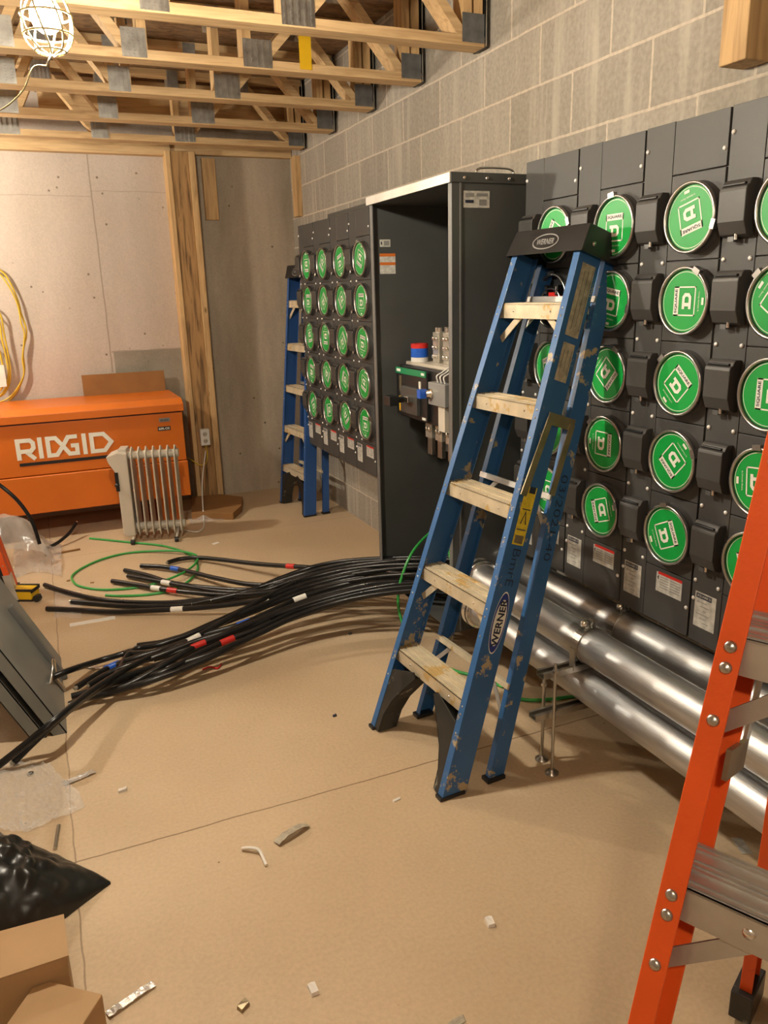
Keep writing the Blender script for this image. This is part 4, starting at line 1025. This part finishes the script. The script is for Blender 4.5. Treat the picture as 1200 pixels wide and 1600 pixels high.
# ------------------------------------------------------------------ leaning grey doors at the left
def door(off, label, ln=1.05, y0=2.762, y1=3.43, th=.045):
    t = thing('cabinet_door', label, 'cabinet door', (-.09-off, (y0+y1)/2, 0), 'grey doors leaning at the left')
    ang = math.radians(65.5); dx = V((-math.cos(ang), 0, math.sin(ang))); nn = V((math.sin(ang), 0, math.cos(ang)))
    B0 = V((-.088-off, 0, .001))
    M = Matrix((V((0, 1, 0)), dx, nn)).transposed().to_4x4(); M.translation = B0 - nn*0
    base = Matrix.Translation((0, 0, 0))
    # pan with returned edges
    mb = MB().box((y0, 0, -.004), (y1, ln, 0), GREYP, M); mb.build('face_sheet', t)
    mb = MB().box((y0, 0, -th), (y0+.003, ln, 0), GREYP, M).box((y0, 0, -th), (y0+.02, ln, -th+.003), GREYP, M); mb.build('edge_flange', t)
    mb = MB().box((y1-.003, 0, -th), (y1, ln, 0), GREYP, M).box((y1-.02, 0, -th), (y1, ln, -th+.003), GREYP, M); mb.build('edge_flange', t)
    mb = MB().box((y0, 0, -th), (y1, .003, 0), GREYP, M); mb.build('edge_flange', t)
    return t, M
GREYP = mat('grey_door_paint', (.20, .205, .19), .38, .1, .18, 4)
d1, M1 = door(0, 'grey sheet metal door leaning at the left edge, front one with stiffener channel')
MB().box((3.20, .0, 0), (3.235, .38, .022), GREYM, M1).build('stiffener', d1, .002)
MB().tube(catmull([M1 @ V(p) for p in ((3.0, .10, .002), (3.02, .13, .03), (3.06, .15, .045), (3.10, .13, .04), (3.12, .09, .02), (3.12, .05, .006))]), .006, SCREW, 8).build('hinge_clip', d1)
MB().box((3.09, .0, 0), (3.12, .07, .01), STEEL, M1).build('latch', d1, .002)
door(.068, 'second grey sheet metal door behind the front one, darker edge showing')
# low crate the doors rest on
single(MB().box((-.85, 2.80, 0), (-.62, 3.40, .86), CARD), 'cardboard_carton', 'tall cardboard carton behind the leaning grey doors', 'carton')

# ------------------------------------------------------------------ plastic, tools and litter on the left
def sheet(fn, nu, nv_, name, mt, label, cat, th=.0, closed=False):
    vs = []; fs = []
    for i in range(nu):
        for j in range(nv_): vs.append(fn(i/(nu-1), j/(nv_-1)))
    for i in range(nu-1):
        for j in range(nv_-1): a = i*nv_+j; fs.append((a, a+1, a+nv_+1, a+nv_))
    mb = MB().add(vs, fs, mt, True)
    o = single(mb, name, label, cat)
    if th: s = o.modifiers.new('s', 'SOLIDIFY'); s.thickness = th
    return o
def bulge(a, b):
    x = -.42+.34*a; y = 4.80+.28*b
    h = math.sin(PI*min(1, a*1.0)**.8)*.0
    z = .32*math.cos(a*PI/2)**.55*math.sin(PI*(.12+.76*b))**.8
    q = noise.noise(V((x*9, y*9, 0)))
    return V((x+.02*q, y+.03*noise.noise(V((x*7, z*9, 3))), max(.003, z+.035*q+.01*noise.noise(V((x*30, y*30, 1))))))
sheet(bulge, 28, 22, 'plastic_wrap', FILM2, 'cloudy plastic wrap heaped on the floor before the orange box', 'plastic wrap')
def ruffle(a, b):
    p = onz(22+75*a, 905-52*b-10*math.sin(a*3), 0)
    q = noise.noise(V((a*5, b*4, 7)))
    return V((p.x, p.y, max(.002, .028*math.sin(PI*b)*(1+q)+.03*abs(noise.noise(V((a*9, b*6, 2)))))))
sheet(ruffle, 26, 12, 'plastic_wrap', FILM2, 'white crumpled edge of plastic wrap lying beside the orange rail', 'plastic wrap')
w3 = [ony(-20, 745, 4.85), ony(5, 762, 4.8), ony(30, 785, 4.78), ony(50, 815, 4.76), ony(62, 850, 4.74)]
single(MB().tube(catmull(w3), .011, CABLE, 10), 'cable_offcut', 'black cable arching through the cloudy plastic wrap', 'cable')
w3 = [onz(70, 858, .014), onz(90, 848, .03), onz(108, 833, .06), onz(119, 817, .10)]
t = thing('cable_offcut', 'short black cable stub with bright tip left of the heater', 'cable', onz(80, 855))
MB().tube(catmull(w3), .011, CABLE, 10).build('jacket', t)
cc = catmull(w3); MB().cyl(cc[-1], cc[-1]+(cc[-1]-cc[-2]).normalized()*.012, .008, SCREW, 10).build('conductor', t)
single(MB().tube(catmull([onz(-25, 872, .03), onz(0, 868, .03), onz(12, 892, .02), onz(18, 905, .012)]), .011, CABLE, 10), 'cable_offcut', 'black cable end touching the far left orange rail', 'cable')
p = onz(3, 902)
single(MB().box((p.x-.14, p.y-.06, 0), (p.x+.02, p.y+.05, .07), BLUET), 'plastic_crate', 'blue plastic item at the left edge behind the orange rail', 'crate', bevel=.006)
# yellow measuring tool
p = onz(40, 935)
tm = thing('measuring_tool', 'yellow and black handheld tool at the foot of the orange rail', 'tool', p)
Mt = Matrix.Translation(p) @ Matrix.Rotation(math.radians(-28), 4, 'Z')
MB().box((-.075, -.045, .006), (.06, .045, .060), YEL, Mt).build('tool_body', tm, .01)
MB().box((-.055, -.047, .055), (.062, -.036, .066), BLACK, Mt).box((-.055, .036, .055), (.062, .047, .066), BLACK, Mt).box((.058, -.045, .045), (.064, .045, .062), BLACK, Mt).box((-.075, -.046, .0), (.062, .046, .010), BLACK, Mt).build('bumper', tm, .002)
MB().cyl(Mt @ V((.085, -.05, .018)), Mt @ V((.085, -.02, .018)), .018, BLACK, 16).build('wheel', tm)
# black bag
BST = [(-.012, 1.90, 1.905, .004, 1.91), (-.04, 1.883, 1.915, .022, 1.945), (-.09, 1.85, 1.93, .048, 2.0), (-.14, 1.815, 1.94, .085, 2.05), (-.19, 1.795, 1.95, .125, 2.09), (-.235, 1.78, 1.955, .142, 2.12), (-.27, 1.77, 1.96, .165, 2.14), (-.31, 1.75, 1.97, .235, 2.16), (-.38, 1.73, 1.97, .29, 2.18), (-.50, 1.72, 1.96, .30, 2.18), (-.62, 1.76, 1.95, .26, 2.14), (-.72, 1.88, 1.95, .10, 2.02), (-.74, 1.93, 1.95, .004, 1.97)]
def bag(a, b):
    k = a*(len(BST)-1); i = min(len(BST)-2, int(k)); f = k-i; f = f*f*(3-2*f)*.5+f*.5
    x, yn, yr, zr, yf = [BST[i][q]*(1-f)+BST[i+1][q]*f for q in range(5)]
    t_ = b*PI                                   # from the near floor line over the ridge to the far one
    y = yr-(yr-yn)*math.cos(t_)*(1 if b < .5 else 0)+(yf-yr)*(-math.cos(t_))*(1 if b >= .5 else 0)
    z = zr*math.sin(t_)**.8
    g = math.sin(t_)*min(1, zr/.15)
    q = noise.noise(V((x*6, y*7, z*6)))*.05+abs(noise.noise(V((x*14+y*9, y*10, z*12))))*.05+abs(noise.noise(V((x*30-y*18, y*22, z*20))))*.03-.022
    return V((x+q*.35*g, y-abs(q)*.4*g, max(.001, z+q*.6*g)))
sheet(bag, 110, 44, 'rubbish_bag', BAG, 'glossy black plastic rubbish bag slumped at the lower left', 'bag')
# cartons
def carton(lo, hi, name, label, ang=0, flap=None):
    t = thing(name, label, 'carton', ((lo[0]+hi[0])/2, (lo[1]+hi[1])/2, 0))
    c = V(((lo[0]+hi[0])/2, (lo[1]+hi[1])/2, 0)); M = Matrix.Translation(c) @ Matrix.Rotation(ang, 4, 'Z') @ Matrix.Translation(-c)
    MB().box(lo, hi, CARD, M).build('carton_body', t, .003)
    MB().box((lo[0]+.01, (lo[1]+hi[1])/2-.001, hi[2]), (hi[0]-.01, (lo[1]+hi[1])/2+.001, hi[2]+.0008), CARDD, M).build('flap_seam', t)
    return t
ca = thing('cardboard_box', 'taller cardboard carton beside the black bag at the bottom left', 'box', (-.30, 1.5, 0))
zt = .22
T_ = [onz(97, 1431, zt), onz(104, 1496, zt), onz(-160, 1584, zt), onz(-160, 1500, zt)]
MB().prism([V((p.x, p.y, 0)) for p in T_], (0, 0, zt), CARD).build('carton_body', ca, .002)
A_ = [p+V((0, 0, .0005)) for p in T_]; A_[0] = A_[0]+V((.004, 0, 0)); A_[1] = A_[1]+V((.004, 0, 0))
MB().prism(A_, (0, 0, .003), CARD).build('top_flap', ca)
cbx = thing('cardboard_box', 'small cardboard box in front of the open one at the bottom left', 'box', (-.12, 1.25, 0))
zt = .18
T_ = [onz(50, 1543, zt), onz(78, 1533, zt), onz(160, 1553, zt), onz(128, 1603, zt), onz(90, 1680, zt), onz(0, 1680, zt), onz(8, 1603, zt)]
MB().prism([V((p.x, p.y, 0)) for p in T_], (0, 0, zt), CARD).build('box_body', cbx, .002)
MB().box((-.16, 1.2, zt-.001), (-.155, 1.30, zt+.0006), CARDD).build('flap_seam', cbx)
# clear film on the floor
FP = [(0, 1192), (30, 1190), (78, 1196), (95, 1222), (131, 1250), (132, 1265), (40, 1304), (15, 1290), (-60, 1285), (-60, 1200)]
def flm(a, b):
    top = (-60+ (78+60)*a, 1192-2*a); bot = (-60+(150)*a, 1290+ (0)*a)
    e = [(78, 1194), (96, 1216), (125, 1243), (133, 1262), (90, 1282), (40, 1303)]
    k = b*(len(e)-1); i = min(len(e)-2, int(k)); f = k-i
    ex_ = (e[i][0]*(1-f)+e[i+1][0]*f, e[i][1]*(1-f)+e[i+1][1]*f)
    st_ = (-70, 1190+100*b)
    u_ = st_[0]*(1-a)+ex_[0]*a; v_ = st_[1]*(1-a)+ex_[1]*a
    p = onz(u_, v_, 0); n1 = noise.noise(V((p.x*26, p.y*16, 0))); n2 = noise.noise(V((p.x*60, p.y*30, 4)))
    return V((p.x, p.y, .003+.030*max(0, .45-abs(n1)*2.2)**1.5+.014*max(0, .5-abs(n2)*2.5)))
sheet(flm, 90, 60, 'plastic_film', FILM, 'clear crinkled plastic film on the floor above the black bag', 'plastic film')
def flm2(a, b):
    p = onz(85+42*a, 925+42*b, 0); n1 = noise.noise(V((p.x*22, p.y*12, 9)))
    return V((p.x, p.y, .002+.012*abs(n1)))
sheet(flm2, 16, 16, 'plastic_film', FILM, 'small clear plastic scrap under the cable ends near the yellow tool', 'plastic film')
def flm3(a, b):
    x = .80+.22*a; y = 5.22+.16*b; return V((x, y, .004+.05*abs(noise.noise(V((x*14, y*14, 2))))*math.sin(PI*a)))
sheet(flm3, 22, 16, 'plastic_film', FILM, 'crumpled clear plastic near the foot of the post', 'plastic film')
def strip(pq, wd, mt, name, label, cat, h=.004, curl=.0, n=10, th=.0012):
    """a thin band lying on the floor from one pixel to another"""
    a, b = V(pq[0]), V(pq[1])
    P = [onz(a.x+(b.x-a.x)*i/n, a.y+(b.y-a.y)*i/n) for i in range(n+1)]
    d = (P[-1]-P[0]).normalized(); s = V((-d.y, d.x, 0))
    vs = []
    for i, p in enumerate(P):
        z = .0016+h*abs(noise.noise(V((i*.7, a.x*.1, 0))))+curl*math.sin(PI*i/n)
        k = 1-.12*abs(noise.noise(V((i*1.3, 0, a.y*.1))))
        vs += [p+s*wd/2*k+V((0, 0, z)), p-s*wd/2*k+V((0, 0, z+h*.4))]
    mb = MB().add(vs, [(2*i, 2*i+1, 2*i+3, 2*i+2) for i in range(n)], mt, False)
    o = single(mb, name, label, cat); sm_ = o.modifiers.new('s', 'SOLIDIFY'); sm_.thickness = th; return o
strip(((100, 1226), (148, 1206)), .030, FOIL, 'foil_strip', 'crinkled silver foil strip at the edge of the clear film', 'foil strip', .01)
strip(((168, 1588), (240, 1538)), .022, FOIL, 'foil_strip', 'long silver foil strip right of the small cardboard box', 'foil strip', .008)
strip(((432, 1320), (480, 1290)), .028, LABELT, 'tape_scrap', 'grey curled tape scrap in the middle of the floor', 'scrap', .012, .012)
strip(((382, 1326), (404, 1326)), .012, PAPER, 'paper_scrap', 'left half of the curved white paper curl on the floor', 'scrap', .01) if False else None
single(MB().tube(catmull([onz(378, 1326, .006), onz(390, 1325, .012), onz(404, 1328, .012), onz(411, 1340, .008), onz(416, 1352, .004)]), [.005]*33, PAPER, 6), 'paper_curl', 'curved white paper curl left of the grey tape scrap', 'scrap')
def scrap(u_, v_, sx, sy, mt, label, h=.008, rot=0, name='scrap', cat='scrap'):
    p = onz(u_, v_); M = Matrix.Translation(p) @ Matrix.Rotation(rot, 4, 'Z')
    pts = [(-sx/2, -sy/2), (sx*.4, -sy*.55), (sx/2, sy*.3), (sx*.1, sy/2), (-sx*.45, sy*.4)]
    mb = MB(); top = [M @ V((a*.9, b*.9, h*(.7+.3*((i*7) % 3)/2))) for i, (a, b) in enumerate(pts)]; bot = [M @ V((a, b, 0)) for a, b in pts]
    mb.add(bot+top, [(4, 3, 2, 1, 0), (5, 6, 7, 8, 9)]+[(i, (i+1) % 5, 5+(i+1) % 5, 5+i) for i in range(5)], mt)
    return single(mb, name, label, cat)
scrap(489, 1547, .020, .032, PAPER, 'small white plastic bit lowest on the open floor', .012, .1)
scrap(765, 1442, .020, .030, PAPER, 'small white plastic bit below the blue ladder', .012, -.1)
scrap(620, 1250, .030, .010, PAPER, 'flat pale curl left of the blue ladder foot', .005, .2)
scrap(192, 1236, .030, .014, PAPER, 'pale folded scrap right of the foil strip', .012, .1)
scrap(380, 1573, .028, .018, BRASSY, 'small brown crumb cluster near the bottom edge', .012, .6)
scrap(1010/1*1, 850, .001, .001, PAPER, 'x') if False else None
scrap(337, 849, .05, .03, PAPER, 'white paper slip right of the heater', .003, .5)
scrap(523, 1119, .016, .010, INK, 'dark chip on the floor left of the near blue ladder', .008, .3)
scrap(547, 991, .018, .012, GREYD, 'grey chip under the cable bundle', .008, .3)
scrap(710, 1600, .06, .02, LABELT, 'pale card scrap at the bottom edge', .003, .2)
scrap(107, 908, .02, .012, CARDD, 'brown chip left of the green loop', .008, .3)
scrap(144, 911, .02, .008, CARDD, 'thin brown chip inside the green loop', .006, -.3)
single(MB().tube(catmull([onz(316, 1046, .004), onz(328, 1042, .008), (onz(340, 1044, .006)), onz(346, 1037, .006)]), .004, RED, 6), 'tape_scrap', 'red twisted tape scrap below the cable bundle', 'scrap')
strip(((109, 977), (180, 965)), .040, WHITEP, 'plastic_tube', 'flat white plastic strip below the upper cable fan', 'strip', .003, 0, 10, .004)
strip(((130, 1042), (165, 1046)), .03, FOIL, 'foil_strip', 'shiny foil strip under the lower cable ends', 'foil strip', .012)
t = single(MB().cyl(onz(86, 1326, .006), onz(92, 1290, .006), .0055, STEEL, 12), 'steel_rod', 'short steel rod standing out of the black bag', 'rod')
single(MB().lathe(onz(48, 1211, 0), (0, 0, 1), [(.006, 0), (.011, 0), (.011, .008), (.006, .008), (.006, 0)], STEEL, 6, False), 'hex_nut', 'small steel nut on the clear plastic film', 'nut')
random.seed(11)
# flattened carton at the foot of the post
single(MB().prism([onz(300, 812), onz(365, 812), onz(378, 800), onz(380, 786), onz(345, 782), onz(300, 786)], (0, 0, .05), CARDD), 'cardboard_box', 'low brown cardboard box at the foot of the post', 'box', bevel=.003)
strip(((1150, 1310), (1168, 1335)), .03, LABELP, 'plastic_strip', 'grey strip on the floor behind the orange ladder', 'strip', .004)
single(MB().bar(onz(70, 868, .006), onz(125, 858, .006), .012, .010, CARDD), 'wood_splinter', 'thin wood splinter on the floor before the plastic wrap', 'splinter')

CORDM = mat('dull_cord', (.35, .30, .16), .5, 0, .1, 10)
# ------------------------------------------------------------------ work lamps
CAGE = mat('pale_cage_plastic', (.80, .70, .42), .4, 0, .05, 10)
def lamp(pos, watts, label, cage=True):
    p = V(pos)
    t = thing('caged_lamp', label, 'lamp', p, 'caged work lamps')
    MB().lathe(p, (0, 0, 1), [(0, -.040), (.016, -.037), (.030, -.026), (.038, -.006), (.036, .012), (.026, .030), (.016, .045), (.014, .06)], GLOW, 28).build('bulb', t)
    MB().lathe(p+V((0, 0, .055)), (0, 0, 1), [(.0, 0), (.020, 0), (.022, .03), (.020, .07), (.010, .08), (0, .081)], YEL, 20).build('lamp_socket', t)
    for k in range(8):
        a = 2*PI*k/8
        pr = [(.024, .06), (.046, .040), (.058, .010), (.061, -.020), (.055, -.052), (.038, -.076), (.012, -.086)]
        MB().tube(catmull([p+V((r*math.cos(a+.9*(i/6)), r*math.sin(a+.9*(i/6)), h)) for i, (r, h) in enumerate(pr)], 4), .0026, CAGE, 6).build('cage_wire', t)
    for r, h in ((.0595, .0), (.057, -.043), (.036, -.078)):
        MB().tube([p+V((r*math.cos(2*PI*i/28), r*math.sin(2*PI*i/28), h)) for i in range(28)], .0026, CAGE, 6, True).build('cage_ring', t)
    MB().tube(catmull([p+V((0, 0, -.086)), p+V((-.006, 0, -.098)), p+V((-.012, .01, -.108))]), .003, STEEL, 6).build('cage_hook', t)
    l = bpy.data.lights.new('bulb_light', 'POINT'); l.energy = watts; l.color = LAMP_COL; l.shadow_soft_size = .046
    lo = bpy.data.objects.new('bulb_light', l); COL.objects.link(lo); lo.parent = t; lo.location = (0, 0, -.053)
    lo.location = (0, 0, 0)
    return t
for p, wt_, lb in LAMPS: lamp(p, wt_, lb)
# cord strung between lamps
pA, pB, pC = [V(q[0])+V((0, 0, .14)) for q in LAMPS]
single(MB().tube(catmull([pC, V((-.3, .6, 2.42)), V((-.05, 1.6, 2.38)), pA]), .004, YWIRE, 8), 'lamp_cord', 'yellow cord strung from the glowing bulb back over the photographer', 'cord')
single(MB().tube(catmull([pA+V((0, .01, 0)), V((.05, 2.6, 2.45)), V((-.4, 3.5, 2.40)), pB]), .004, YWIRE, 8), 'lamp_cord', 'yellow cord strung through the trusses to the far left', 'cord')
a = V(LAMPS[0][0])+V((-.012, .01, -.108))
single(MB().tube(catmull([a, ony(52, 105, 2.31), ony(38, 138, 2.33), ony(18, 160, 2.36), ony(0, 172, 2.4), ony(-20, 180, 2.42)], 8), .0018, CORDM, 8), 'pull_cord', 'thin cord hanging from the glowing bulb cage to the left', 'cord')
